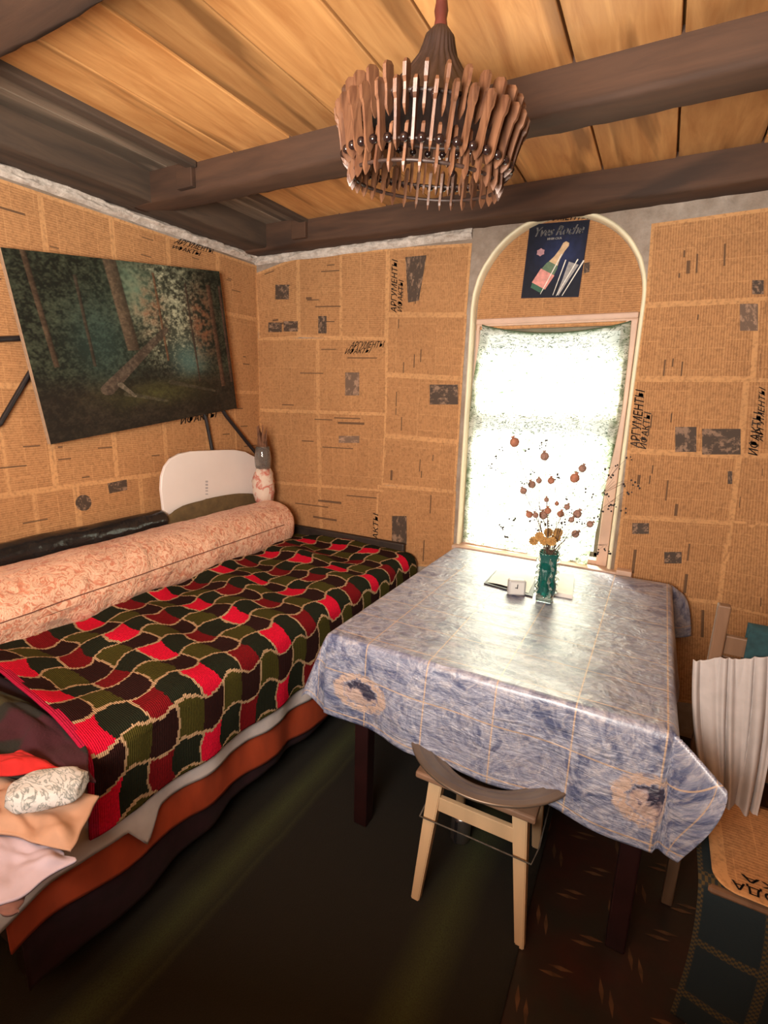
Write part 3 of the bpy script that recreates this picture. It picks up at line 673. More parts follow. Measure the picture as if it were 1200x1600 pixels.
# patchwork blanket
t = NT('knitted_patchwork'); a = t.new('ShaderNodeVertexColor', layer_name='Col').outputs['Color']
wv = t.new('ShaderNodeTexWave', i_Vector=t.co('UV'), i_Scale=60, bands_direction='X', i_Distortion=.5).outputs['Fac']; nz = t.noise(t.co('UV'), 160, 3)
t.P(Base_Color=t.mix(t.ramp(nz, [(.4, 0), (.75, .35)]), a, (.012, .008, .007)), Roughness=1.0, Specular_IOR_Level=.1)
t.bump(t.math('ADD', wv, nz), .55, .003); M['patch'] = t.m
SQ = .0875; NR = 10; NC = 22
PKc, DRc, DGc, OLc, BRc, CRc = (.66, .006, .035), (.17, .005, .008), (.014, .017, .009), (.058, .050, .009), (.024, .007, .006), (.46, .30, .17)
def patchcol(u, v):          # u along y (0 near end), v 0 inner .. 1 hem
    uu, vv = u*NC, (1-v)*NR
    uu2 = uu+.22*N(uu*.8, vv*.8, 3)+.10*sin(vv*pi)+.05*N(uu*3, vv*3, 5); vv2 = vv+.15*sin(uu*pi)+.22*N(uu*.7, vv*.7, 8)+.05*N(uu*3, vv*3, 1)
    c, r = math.floor(uu2), math.floor(vv2); fu, fv = uu2-c, vv2-r
    if uu < .15+.12*(int(vv*1.1) % 3 == 0): return (.42, .010, .045)
    w = .095
    if r % 2 == 0:
        if (c % 2 == 0 and fu < w) or fv < w*.9: return CRc
        return (PKc if (c % 4 == 0) else DRc) if c % 2 == 0 else DGc
    else:
        if (c % 2 == 1 and fu < w) or fv < w*.9: return CRc
        return OLc if c % 2 == 1 else BRc
def blh(y): return interp([(.55, .432), (.62, .42), (1.0, .398), (1.45, .38), (2.4, .37)], y)
def blx(p, y, s_, T):
    yy = (y-.60)/1.87                         # skew of near end, lift over the pillow
    inner = 1-s_/T
    p.y += (1-yy)*(.07*inner-.02*(1-inner))
    top = sm(.50, .60, p.z)
    p.z += top*(.010+.018*N(p.x*6, p.y*5, 1)+.012*sin(p.y*13+p.x*8)*sm(-1.15, -1.4, p.x)+.045*exp(-((p.y-.62)/.10)**2)*sm(-1.12, -1.3, p.x))
    return p
bl = drape('patchwork_blanket', M['patch'], .60, 2.455, -1.93, .048, blh, z0=.600, seed=2, amp=.006, nu=NC*20, nv=NR*20, colf=patchcol, extra=blx, thick=.007)
tag(bl, 'knitted patchwork blanket of red, olive and dark squares with cream lines on the bed', 'blanket')
def tuck(u, v):   # underside roll of the blanket at the near end
    p0 = Vector((lerp(-1.95, -1.20, u), .655+.06*(1-u), .655-.015*u)); a = v*2.2
    return p0+Vector((0, .01-.055*sin(a), -.03-.03*(1-cos(a))*1.2))+Vector((0, .02*N(u*5, v*2), .012*N(u*6, v*3, 2)))
# things at the near end of the bed
M['redcloth'] = simple('bright_red_cloth', (.42, .010, .008), .9, 20, .3, .4)
M['beige'] = simple('beige_cloth', (.44, .25, .16), .9, 14, .15, .4)
M['lilac'] = simple('lilac_cloth', (.48, .39, .45), .9, 14, .12, .4)
M['brownc'] = simple('brown_cloth', (.20, .09, .07), .9, 14, .3, .4)
t = NT('white_and_grey_damask'); v = t.co(scale=(1, 2.2, 1), rot=(0, 0, .6)); n1_ = t.noise(v, 22, 3, .5, 2.5); t.P(Base_Color=t.ramp(n1_, [(.46, (.55, .53, .51)), (.52, (.16, .18, .17)), (.58, (.52, .50, .47))]), Roughness=.8); t.bump(n1_, .3, .005); M['pillow'] = t.m
t = NT('dark_olive_maroon_quilt'); n_ = t.noise(t.co(), 5, 2, .4, .3); t.P(Base_Color=t.ramp(n_, [(.44, (.045, .040, .010)), (.47, (.014, .014, .009)), (.55, (.014, .012, .009)), (.58, (.045, .006, .012))]), Roughness=.95); t.bump(t.noise(t.co(), 150, 3), .5, .003); M['dquilt'] = t.m
def blob(name, cx, cy, cz, rx, ry, rz, rot, mat, seed, amp=.12, label=None, cat=None, e=.75):
    bm = bmesh.new(); bmesh.ops.create_uvsphere(bm, u_segments=48, v_segments=28, radius=1)
    R = Matrix.Rotation(rot, 3, 'Z')
    for v_ in bm.verts:
        p = v_.co.copy(); q = Vector([math.copysign(abs(c)**e, c) for c in p])
        q = q*(1+amp*N(p.x*2+seed, p.y*2, p.z*2)+amp*.4*N(p.x*6+seed, p.y*6, p.z*6))
        q = R @ Vector((q.x*rx, q.y*ry, q.z*rz)); v_.co = q+Vector((cx, cy, cz))
    return tag(link(name, frombm(bm, name, True), mat), label, cat)
def pile(name, mat, px, z0, seed, label, cat, amp=.02, h=.03, thick=.006, fall=None):
    Q = [at(a, b, 2, z0) for a, b in px]     # TL TR BR BL
    def fn(u, v):
        p = bil(Q, u, v); e = min(u, 1-u, v, 1-v); k = sm(0, .2, e)
        p += Vector((.012*N(u*3, v*3, seed), .012*N(u*3+9, v*3, seed), h*k*(.6+.5*N(u*3, v*3, seed+2))+amp*.5*N(u*7, v*5, seed)*k + amp*.5*sin(u*9+v*6+seed)*k))
        if fall and p.x > fall: p.z -= (p.x-fall)*1.6; p.x = fall+(p.x-fall)*.35
        return p
    return tag(grid(name, 50, 40, fn, mat, thick=thick), label, cat)
pile('lilac_sheet', M['lilac'], [(-60, 1280), (90, 1330), (120, 1345), (-60, 1450)], .615, 3, 'pale lilac cloth lying lowest at the near corner of the bed', 'cloth', .01, .012)
pile('brown_cloth', M['brownc'], [(-50, 1395), (45, 1385), (30, 1425), (-50, 1440)], .60, 5, 'small brown cloth at the near corner of the bed under the lilac cloth', 'cloth', .01, .015)
pile('beige_cloth', M['beige'], [(-60, 1200), (155, 1245), (110, 1330), (-60, 1290)], .635, 7, 'crumpled beige cloth under the patterned pillow on the bed', 'cloth', .022, .03, fall=None)
c = at(78, 1232, 2, .68)
blob('small_pillow', c.x-.01, c.y, .675, .072, .048, .026, .75, M['pillow'], 4, .10, 'small white pillow with grey leaf pattern at the near end of the bed', 'pillow')
pile('red_cloth', M['redcloth'], [(-60, 1180), (40, 1182), (100, 1202), (-60, 1218)], .672, 11, 'bright red folded cloth between blanket and patterned pillow', 'cloth', .012, .03)
grid('folded_under_edge', 70, 14, tuck, M['maroon'], None, thick=.006)
tag(bpy.data.objects['folded_under_edge'], 'dark maroon quilt rolled under the near edge of the patchwork blanket', 'quilt')
pile('dark_quilt', M['dquilt'], [(-90, 1040), (118, 1130), (150, 1222), (-90, 1200)], .652, 13, 'dark olive and maroon quilt bulging out under the near edge of the patchwork blanket', 'quilt', .02, .022)
# bolster
t = NT('pink_damask'); v = t.co(); no = t.noise(v, 24, 4, .6, 2.8); nf = t.noise(v, 3.2, 4, .55, .6)
vo = t.new('ShaderNodeTexVoronoi', i_Vector=v, i_Scale=13, feature='SMOOTH_F1', i_Smoothness=.4)
fl_ = t.ramp(t.math('ADD', vo.outputs['Distance'], t.math('MULTIPLY', no, .35)), [(.28, 1), (.36, .1), (.44, .9), (.56, 0)])
lf = t.ramp(no, [(.44, 0), (.50, 1), (.60, .9), (.66, 0)])
t.P(Base_Color=t.mix(t.math('MAXIMUM', t.math('MULTIPLY', fl_, .7), lf), (.60, .23, .135), (.80, .50, .34)), Roughness=.5, Sheen_Weight=.15)
t.bump(t.math('ADD', t.math('MULTIPLY', no, .25), t.math('MULTIPLY', nf, 2.2)), .8, .03); M['damask'] = t.m
bol = thing('bolster', (-2.03, 1.45, .63), 'long salmon pink damask bolster rolled against the left wall on the bed', 'bolster')
def bolp(u, v, lift=0):
    y = lerp(.30, 2.40, u); a = v*2*pi
    e = min(1, min(u, 1-u)*2.1/.09); k = sqrt(max(0, 1-(1-e)**2)); k = .0+k
    rx, rz = .198-.036*u, .136
    w = 1+.04*N(y*3, cos(a)*1.5, sin(a)*1.5)+.03*N(y*9+cos(a)*2, cos(a)*3+y*4, sin(a)*3)+.015*N(y*26+cos(a)*5, cos(a)*6+y*9, sin(a)*6)+.03*max(0, sin(y*17-a*3.2))*exp(-((y-1.05)/.45)**2)
    ca, sa = cos(a), sin(a); sx = math.copysign(abs(ca)**.85, ca); sz = math.copysign(abs(sa)**.9, sa)
    return Vector((-1.975-.03*u+(rx*w+lift)*sx*k, y, .722+.012*u+(rz*w+lift)*sz*k))
bc_ = grid('bolster_cover', 220, 72, bolp, M['damask'], bol)
M['seam'] = simple('brown_seam', (.16, .06, .04), .9, 40, .2, 0)
tube('seam', [bolp(.06+.86*k/90, (.03)/(1), .001) for k in range(91)], .0022, M['seam'], bc_, 5)
# olive cushion edge, black roll, white board behind the bolster
M['olive'] = simple('olive_brown_cloth', (.115, .075, .03), .9, 25, .3, .4)
blob('olive_cushion', -2.155, 2.02, .81, .018, .36, .112, .0, M['olive'], 8, .06, 'flat olive brown cushion squeezed between bolster and white board', 'cushion')
M['oilcloth'] = simple('black_glossy_oilcloth', (.014, .013, .013), .16, 9, .4, .6, .02)
def roll(u, v):
    y = lerp(.25, 1.70, u); a = v*2*pi; r = .062*(1+.10*N(y*5, cos(a), sin(a))+.05*N(y*15, cos(a)*3, sin(a)*3))*min(1, .4+min(u, 1-u)*40)
    return Vector((-2.178+r*cos(a)*.9, y, .856+r*sin(a)*.85))
ro = tag(grid('oilcloth_roll', 160, 32, roll, M['oilcloth']), 'black glossy rolled oilcloth along the left wall behind the bolster', 'roll')
M['boardwhite'] = simple('white_laminate', (.78, .70, .66), .35, 5, .04, .03)
bd = thing('rounded_board', (-2.185, 2.02, .78), 'white board with big rounded top corners standing behind the bolster', 'board')
def boardmesh():
    px = [(262, 850), (256, 800), (252, 765), (253, 745), (258, 729), (267, 717), (281, 709), (300, 705), (325, 704), (350, 703), (368, 703), (384, 706), (397, 713), (405, 725), (411, 745), (417, 790), (420, 830)]
    out = [at(a, b, 0, -2.178) for a, b in px]
    bm = bmesh.new(); f = bm.faces.new([bm.verts.new(p) for p in out])
    r = bmesh.ops.extrude_face_region(bm, geom=[f])
    for v_ in r['geom']:
        if isinstance(v_, bmesh.types.BMVert): v_.co.x -= .018
    return frombm(bm)
bp_ = o = link('board_panel', boardmesh(), M['boardwhite'], bd); m = o.modifiers.new('b', 'BEVEL'); m.width = .004; m.segments = 3; m.limit_method = 'ANGLE'
bm = bmesh.new()
for (y0_, y1_) in ((751, 754), (756, 759), (761, 764), (766, 768), (771, 773), (779, 781), (783, 785), (790, 792)):
    bm.faces.new([bm.verts.new(at(a_, b_, 0, -2.1765)) for a_, b_ in ((321, y0_), (325, y0_), (325, y1_), (321, y1_))])
link('printed_mark', frombm(bm), simple('grey_print', (.42, .38, .38), .6, 20, .1, 0), bp_)
# bottle wrapped in paper in the corner
t = NT('clear_glass_dark'); t.P(Base_Color=(.55, .5, .45), Roughness=.05, Transmission_Weight=.85, IOR=1.45); M['clear'] = t.m
t = NT('paper_with_red_print'); n = t.noise(t.co(), 22, 3, .5, 1); t.P(Base_Color=t.ramp(n, [(.5, (.66, .52, .42)), (.62, (.50, .12, .08)), (.72, (.6, .5, .4))]), Roughness=.8); t.bump(n, .6, .01); M['redprint'] = t.m
cb = Vector((-2.075, 2.33, 0))
bt = thing('wrapped_jar', (cb.x, cb.y, .93), 'glass jar in crumpled paper with red print standing in the room corner', 'jar')
bm = bmesh.new(); lathem(bm, [(.055, .86), (.066, .92), (.064, .98), (.054, 1.03), (.040, 1.06)], cb, 24, lambda a, z: .006*N(a*2, z*30)+.004*sin(a*5+z*40))
link('paper_wrap', frombm(bm, 'w', True), M['redprint'], bt)
bm = bmesh.new(); lathem(bm, [(.034, 1.04), (.046, 1.07), (.050, 1.12), (.044, 1.16), (.040, 1.19), (.037, 1.19), (.041, 1.16), (.046, 1.12), (.042, 1.08), (.02, 1.05)], cb, 24)
link('glass_jar', frombm(bm, 'w', True), M['clear'], bt)
M['dry'] = simple('dried_brown_plant', (.16, .07, .035), .9, 40, .5, 0)
bm = bmesh.new(); rg = random.Random(3)
for k in range(34):
    a = rg.uniform(0, 2*pi); h = rg.uniform(.12, .24); tubem(bm, [cb+Vector((.01*cos(a), .01*sin(a), 1.08)), cb+Vector((.022*cos(a), .02*sin(a), 1.08+h*.6)), cb+Vector((.034*cos(a), .022*sin(a), 1.08+h))], [.004, .006, .002], 5)
o = tag(link('dried_sprigs', frombm(bm), M['dry']), 'dried brown sprigs standing in the jar in the room corner', 'dried plant', kind='stuff')
# ------------------------------------------------------------------ rug
t = NT('dark_green_rug'); oc = t.new('ShaderNodeTexCoord').outputs['Object']; sp = t.new('ShaderNodeSeparateXYZ', i_0=oc)
x_ = sp.outputs[0]; n = t.noise(oc, 220, 3, .7); wob = t.math('MULTIPLY', t.math('SUBTRACT', t.noise(oc, 3, 2), .5), .05)
xx = t.math('ADD', x_, wob)
def stripe(c0_, w): return t.ramp(t.math('DIVIDE', t.math('ABSOLUTE', t.math('SUBTRACT', xx, c0_)), w), [(0, 1), (.45, .55), (1, 0)])
st = t.math('MAXIMUM', stripe(-1.05, .075), stripe(-.37, .085)); st = t.math('MAXIMUM', st, t.math('MULTIPLY', stripe(-.98, .02), .5))
c = t.mix(st, (.010, .009, .0055), (.042, .050, .015)); c = t.mix(t.ramp(n, [(.4, 0), (.7, .6)]), c, (.008, .007, .005))
t.P(Base_Color=c, Roughness=1.0); t.bump(n, .6, .004); M['rug'] = t.m
def rugf(u, v): 
    x, y = lerp(-1.62, -.135-.04*v, u), lerp(-.6, 1.80, v); return Vector((x, y, .006+.0015*N(x*6, y*6)))
rug = tag(grid('rug', 60, 90, rugf, M['rug'], thick=.007), 'dark green striped rug on the floor between bed and table', 'rug')
# ------------------------------------------------------------------ table
M['redpaint'] = simple('dark_red_painted_wood', (.018, .004, .004), .45, 15, .3, .1)
TX0, TX1, TY0, TY1, TZ = -.862, .115, 1.262, 2.40, .745
tb = thing('dining_table', ((TX0+TX1)/2, (TY0+TY1)/2, 0), 'square table with dark red legs under a blue oilcloth before the window', 'table')
box('tabletop', (TX0+.004, TY0+.004, TZ-.028), (TX1-.004, TY1-.004, TZ-.003), M['redpaint'], tb, .004)
for x in (-.79, .045):
    for y in (1.31, 2.32): box('leg', (x, y, .011 if y < 1.8 and x < -.2 else .001), (x+.052, y+.052, TZ-.03), M['redpaint'], tb, .005)
box('apron', (-.76, 1.325, TZ-.13), (.07, 1.345, TZ-.03), M['redpaint'], tb, .003); box('apron', (-.76, 2.33, TZ-.13), (.07, 2.35, TZ-.03), M['redpaint'], tb, .003)
box('apron', (-.775, 1.34, TZ-.13), (-.755, 2.35, TZ-.03), M['redpaint'], tb, .003); box('apron', (.06, 1.34, TZ-.13), (.08, 2.35, TZ-.03), M['redpaint'], tb, .003)
# tablecloth
t = NT('marbled_oilcloth'); uv = t.co('UV')
br = t.new('ShaderNodeTexBrick', i_Vector=uv, offset=0., squash=1.0, i_Scale=1.0)
for k, val in (('Mortar Size', .0022), ('Brick Width', .205), ('Row Height', .155), ('Mortar Smooth', .2)): t.set(br, k, val)
n1_ = t.noise(uv, 7, 6, .62, 1.6); n2_ = t.noise(uv, 16, 5, .7, 2.2)
vein = t.ramp(n1_, [(.38, 0), (.50, .8), (.56, .25), (.66, .9), (.78, .2)]); vein2 = t.ramp(n2_, [(.48, 0), (.66, .55)])
c = t.mix(vein, (.075, .095, .19), (.33, .35, .45)); c = t.mix(t.math('MULTIPLY', vein2, .8), c, (.60, .56, .56))
c = t.mix(t.math('MULTIPLY', br.outputs['Fac'], .8), c, (.55, .38, .25))
a = t.new('ShaderNodeVertexColor', layer_name='Col').outputs['Color']; asep = t.new('ShaderNodeSeparateColor', i_0=a)
mn = t.noise(uv, 55, 4, .65, 1.0); mn2 = t.noise(uv, 26, 3, .6, .8)
mw = t.math('ADD', asep.outputs[0], t.math('MULTIPLY', t.math('SUBTRACT', mn, .5), .22))
frm = t.ramp(mw, [(0, 0), (.30, 0), (.33, 1), (.47, .9), (.50, 0)]); inn = t.ramp(mw, [(.27, 1), (.31, 0)])
c = t.mix(t.math('MULTIPLY', frm, t.ramp(mn, [(.40, .25), (.48, 1)])), c, (.50, .36, .29))
hh = t.math('ADD', asep.outputs[1], t.math('MULTIPLY', t.math('SUBTRACT', mn2, .5), .9))
c = t.mix(inn, c, t.ramp(hh, [(.42, (.46, .34, .30)), (.50, (.22, .17, .20)), (.56, (.035, .032, .06))]))
wr = t.noise(t.co('UV', scale=(6, 34, 1), rot=(0, 0, .06)), 1.6, 5, .6, .8); wr2 = t.noise(t.co('UV', scale=(1, 1, 1)), 60, 3, .6)
wc = t.noise(t.co('UV', scale=(10, 10, 1)), 1.0, 3, .6, .6)
hb = t.math('ADD', t.math('MULTIPLY', wr, .5), t.math('ADD', t.math('MULTIPLY', wc, 1.1), t.math('MULTIPLY', wr2, .12)))
t.P(Base_Color=c, Roughness=.42, Specular_IOR_Level=.8, Coat_Weight=.7, Coat_Roughness=.30, Coat_IOR=1.6); t.bump(hb, .6, .03); M['oil'] = t.m
HF, HL, HR_, HB = .262, .25, .24, .06
def clothp(a, b):
    """a: cloth x coordinate, b: cloth y coordinate in metres (table plane)"""
    sx = -(TX0-a) if a < TX0 else (a-TX1 if a > TX1 else 0); sy = (b-TY0) if b < TY0 else (b-TY1 if b > TY1 else 0)
    ex, ey = min(max(a, TX0), TX1), min(max(b, TY0), TY1); z = TZ+.003
    r = sqrt(sx*sx+sy*sy)
    if r < 1e-9: return Vector((a, b, z+.0012*N(a*9, b*26)))
    dx, dy = sx/r, sy/r
    corner = sx != 0 and sy != 0
    if corner:
        th = atan2(abs(sy), abs(sx))          # 0 = pure x side
        fl = sin(2*th)
        if sx > 0 and sy < 0:                 # ridge pulled sideways over the chair, cloth corner tucked short
            out = .07+.80*exp(-((th-.50)/.30)**2); r *= 1-.46*exp(-((th-.42)/.42)**2)-.06*fl
        elif sx > 0 and sy > 0: out = .72*fl+.1
        elif sx < 0 and sy < 0: out = .07+.30*fl; r *= 1-.36*fl
        else: out = .10+.42*fl; r *= 1-.3*fl
        out = min(out, .95)
        h = r*out; d = sqrt(max(0, r*r-h*h))
        rr = .012; h += rr*(1-exp(-r/rr))*.6
        hz = Vector((dx, dy, 0))*h
        return Vector((ex, ey, z-d))+hz
    rr = .014; sway = 0
    if sy < 0: sway = .010*sin(a*11+.6)+.007*sin(a*23+2)+.008*N(a*6, b*4)
    if sx != 0: sway = .018*sin(b*10+1)+.01*sin(b*21)
    out = .07
    k = 1-exp(-r/rr); h = rr*k+(r*out)+sway*min(1, (r/.2)**1.3)
    return Vector((ex+dx*h, ey+dy*h, z-max(0, r-rr*.45*k)-.004*k))
A0, A1, B0, B1 = TX0-HL, TX1+HR_, TY0-HF-.035, TY1+HB
def motif(a, b):
    w, h = 1.0, .5
    for (mx, my, s_) in ((-.73, 1.085, 1), (.10, 1.085, 1), (.27, 1.62, .8), (.25, 2.35, .8)):
        dx, dy = (a-mx)/s_, (b-my)/s_; ww = min(1, .5*sqrt((dx/.10)**2+(dy/.070)**2)+.014*sin(atan2(dy, dx)*14))
        if ww < w: w, h = ww, max(0, min(1, .5+dy*6+.10*sin(dx*45)))
    return (w, h, 0)
def cl(u, v):
    a, b = lerp(A0, A1, u), lerp(B0, B1, v)
    b2 = b
    if b < TY0:                               # hem is longer toward the right
        k = (TY0-b)/(TY0-B0); hemk = interp([(A0, .88), (TX0, .92), (-.4, 1.0), (TX1, 1.06), (A1, .98)], a); b2 = TY0-k*(TY0-B0)*hemk
    p = clothp(a, b2)
    # rounded cloth corners
    return p
tc = tag(grid('tablecloth', 240, 250, cl, M['oil'], uvf=lambda u, v: (lerp(A0, A1, u)+5.02, lerp(B0, B1, v)+5.06), colf=lambda u, v: motif(lerp(A0, A1, u), lerp(B0, B1, v)), ptcol=True, thick=.0015), 'blue marbled oilcloth tablecloth with gold lines draped over the table', 'tablecloth')
# ------------------------------------------------------------------ things on the table
ZT = TZ+.0045
M['paper'] = simple('white_paper', (.72, .68, .63), .8, 20, .06, .1); M['paper2'] = simple('printed_paper_grey', (.58, .53, .49), .8, 30, .25, .05)
def slab(name, px, h, mat, label, cat, z=ZT, bits=None):
    Q = [at(a, b, 2, z) for a, b in px]; bm = bmesh.new()
    lo = [bm.verts.new(p) for p in Q]; hi = [bm.verts.new(p+Vector((0, 0, h))) for p in Q]
    bm.faces.new(lo[::-1]); bm.faces.new(hi)
    for i in range(4): bm.faces.new((lo[i], lo[(i+1) % 4], hi[(i+1) % 4], hi[i]))
    return tag(link(name, frombm(bm), mat), label, cat), Q
M['blackcover'] = simple('black_cover', (.02, .018, .02), .5, 20, .2, 0)
o, Q = slab('magazine', [(775, 893), (838, 903), (832, 934), (756, 913)], .006, M['blackcover'], 'thin black covered magazine with white pages left of the vase', 'magazine')
Qm = [Q[0].lerp(Q[2], .02)+Vector((0, 0, .0062)), Q[1]+Vector((0, 0, .0062)), Q[2].lerp(Q[0], .10)+Vector((0, 0, .0062)), Q[3].lerp(Q[1], .06)+Vector((0, 0, .0062))]
grid('open_page', 20, 10, lambda u, v: bil(Qm, u, v)+Vector((0, 0, .006*sin(pi*u)+.004*N(u*3, v*3)+.001)), M['paper'], o)
o, Q = slab('book', [(845, 898), (897, 903), (894, 936), (838, 926)], .016, M['paper'], 'small closed white book lying behind and right of the vase', 'book')
# clock
cp = at(804, 931, 2, ZT); ck = thing('alarm_clock', (cp.x, cp.y, ZT), 'small square grey alarm clock standing left of the green vase', 'clock')
Mz = Matrix.Translation((cp.x, cp.y+.02, ZT+.032)) @ Matrix.Rotation(.42, 4, 'Z')
M['clockc'] = simple('grey_plastic', (.42, .42, .42), .45, 20, .1, .05); M['face'] = simple('clock_face', (.60, .60, .58), .4, 20, .05, 0)
bm = bmesh.new(); bx(bm, (-.034, -.018, -.031), (.034, .018, .031), .007, Mz); link('clock_case', frombm(bm), M['clockc'], ck)
bm = bmesh.new(); bx(bm, (-.026, -.0195, -.024), (.026, -.0175, .024), 0, Mz); cf_ = link('clock_face', frombm(bm), M['face'], ck)
bm = bmesh.new(); bx(bm, (-.0015, -.021, -.002), (.0015, -.0197, .016), 0, Mz); bx(bm, (-.009, -.021, .000), (.001, -.0197, .003), 0, Mz); link('clock_hands', frombm(bm), M['blackcover'], cf_)
# vase
vc = at(849, 941, 2, ZT); vc = Vector((vc.x, vc.y+.02, 0))
vz = thing('glass_vase', (vc.x, vc.y, ZT), 'teal green ribbed glass vase with clear square foot on the table', 'vase')
t = NT('teal_glass'); t.P(Base_Color=(.006, .15, .125), Roughness=.08, Transmission_Weight=.55, IOR=1.5, Specular_IOR_Level=.8); M['teal'] = t.m
t = NT('clear_green_glass'); t.P(Base_Color=(.75, .88, .82), Roughness=.06, Transmission_Weight=.9, IOR=1.48); M['clearg'] = t.m
def vw(a, z): return .0035*sin(4*a+z*18)+.002*sin(8*a)+.002*sin(z*95)
bm = bmesh.new(); pr = [(.026, ZT+.02), (.031, ZT+.035), (.032, ZT+.06), (.030, ZT+.10), (.033, ZT+.14), (.034, ZT+.17), (.038, ZT+.195), (.035, ZT+.195), (.029, ZT+.16), (.027, ZT+.10), (.027, ZT+.05), (.01, ZT+.04)]
pr2 = []
for (a_, b_), (c_, d_) in zip(pr, pr[1:]):
    for k in range(4): pr2.append((lerp(a_, c_, k/4), lerp(b_, d_, k/4)))
pr2.append(pr[-1]); lathem(bm, pr2, vc, 48, vw); link('vase_body', frombm(bm, 'v', True), M['teal'], vz)
bm = bmesh.new(); bx(bm, (vc.x-.030, vc.y-.030, ZT), (vc.x+.030, vc.y+.030, ZT+.03), .008); link('vase_foot', frombm(bm, 'f', True), M['clearg'], vz)
for s_ in range(4):
    a = s_*pi/2+.5; bm = bmesh.new(); pts = []
    for k in range(40):
        z = ZT+.03+.15*k/39; rr = .036+.005*sin(k*.95); pts.append(vc+Vector((cos(a+.15*sin(k*.3))*rr, sin(a+.15*sin(k*.3))*rr, z)))
    tubem(bm, pts, [.004+.0022*sin(k*.95) for k in range(40)], 7); link('ruffled_rib', frombm(bm, 'r', True), M['clearg'], vz)
# bouquet
M['stem'] = simple('dry_stem', (.10, .06, .04), .9, 30, .3, 0); M['poppy'] = simple('dried_seed_head', (.25, .14, .105), .9, 120, .45, .4); M['strawf'] = simple('golden_dried_flower', (.44, .25, .08), .8, 60, .4, .3); M['orf'] = simple('rusty_dried_flower', (.30, .12, .07), .85, 60, .4, .3)
mouth = Vector((vc.x, vc.y, ZT+.185)); rg = random.Random(11)
heads = [(804, 691, 11), (851, 713, 10), (910, 732, 9), (898, 747, 11), (831, 757, 9), (842, 751, 7), (861, 751, 8), (818, 767, 8), (854, 781, 6), (870, 787, 5), (886, 792, 7), (902, 803, 10), (876, 803, 8), (849, 805, 10), (837, 805, 7), (827, 804, 8), (922, 819, 8), (899, 834, 9), (856, 798, 8), (893, 812, 7)]
for i, (px, py, sz) in enumerate(heads):
    yy = vc.y+rg.uniform(-.04, .03); h = at(px, py, 1, yy); d = (h-CAM).dot(f_); r = sz/2*1.35/FPX*d
    o = thing('dried_poppy', (mouth.x, mouth.y, mouth.z-.1), 'dried poppy stalk with a round brown seed head in the teal glass vase', 'dried flower', 'dried poppies in the glass vase')
    base = mouth+Vector((rg.uniform(-.015, .015), rg.uniform(-.015, .015), -.02)); mid = base.lerp(h, .5)+Vector((rg.uniform(-.01, .01), 0, .012))
    tube('stalk', [base-Vector((0, 0, .08)), base, mid, h], [.0013, .0013, .0011, .0010], M['stem'], o, 5)
    bm = bmesh.new(); bmesh.ops.create_uvsphere(bm, u_segments=12, v_segments=8, radius=r, matrix=Matrix.Translation(h))
    for v_ in bm.verts: v_.co = h+(v_.co-h)*(1+.10*N(*(v_.co*200)))
    dn = (h-mid).normalized(); tubem(bm, [h+dn*r*.9, h+dn*r*1.35], [r*.25, r*.5], 8)
    link('seed_head', frombm(bm, 'h', True), M['poppy'] if i % 3 else M['orf'], o)
for i, (px, py) in enumerate([(843, 838), (857, 832), (869, 840), (850, 845), (862, 846), (834, 845), (872, 832)]):
    h = at(px, py, 1, vc.y+(-.03 if i in (0, 3, 4) else .01)); o = thing('dried_strawflower', (mouth.x, mouth.y, mouth.z-.06), 'golden dried strawflower head at the rim of the teal glass vase', 'dried flower', 'golden strawflowers in the vase mouth')
    bm = bmesh.new(); nr = (CAM-h).normalized(); tq = nr.to_track_quat('Z', 'Y').to_matrix()
    for L_, (n_, rad, up) in enumerate(((11, .019, .003), (9, .014, .007), (6, .008, .010))):
        for k in range(n_):
            a = 2*pi*(k+L_*.5)/n_; w = rad*.42
            vv_ = [bm.verts.new(h+tq @ Vector((cos(a)*x-sin(a)*y, sin(a)*x+cos(a)*y, z))) for x, y, z in ((0, 0, up-.006), (rad*.6, -w, up), (rad, 0, up+.006), (rad*.6, w, up))]
            bm.faces.new(vv_)
    link('petals', frombm(bm), M['strawf'], o)
    tube('stalk', [mouth-Vector((0, 0, .06)), mouth, h-nr*.004], .0012, M['stem'], o, 5)
sprigs = [(772, 722, [(768, 728), (775, 716), (770, 735)]), (790, 705, [(783, 700), (822, 703)]), (960, 752, [(955, 745), (975, 760), (990, 755), (985, 770), (1000, 762)]), (965, 730, [(948, 733), (966, 731), (984, 715)]), (940, 765, [(950, 775), (955, 792), (938, 800)]), (975, 768, [(960, 790), (974, 798), (952, 797)]), (920, 770, [(915, 766), (945, 770)]), (905, 760, [(888, 778), (925, 775)]), (790, 815, [(783, 822), (800, 812), (805, 808)]), (786, 832, [(789, 838), (784, 825), (791, 842)]), (820, 700, [(845, 693), (852, 692), (848, 700)]), (930, 815, [(905, 814), (912, 816), (932, 810)]), (950, 850, [(945, 858), (932, 862), (950, 862)]), (815, 740, [(817, 753), (824, 757), (832, 738)]), (900, 812, [(891, 800), (885, 815), (880, 822)]), (868, 812, [(860, 820), (852, 818), (874, 820)]), (838, 818, [(832, 812), (845, 812), (840, 826)]), (868, 750, [(862, 745), (871, 748), (875, 744)])]
M['blackberry'] = simple('dark_dried_bud', (.025, .018, .018), .8, 60, .4, 0)
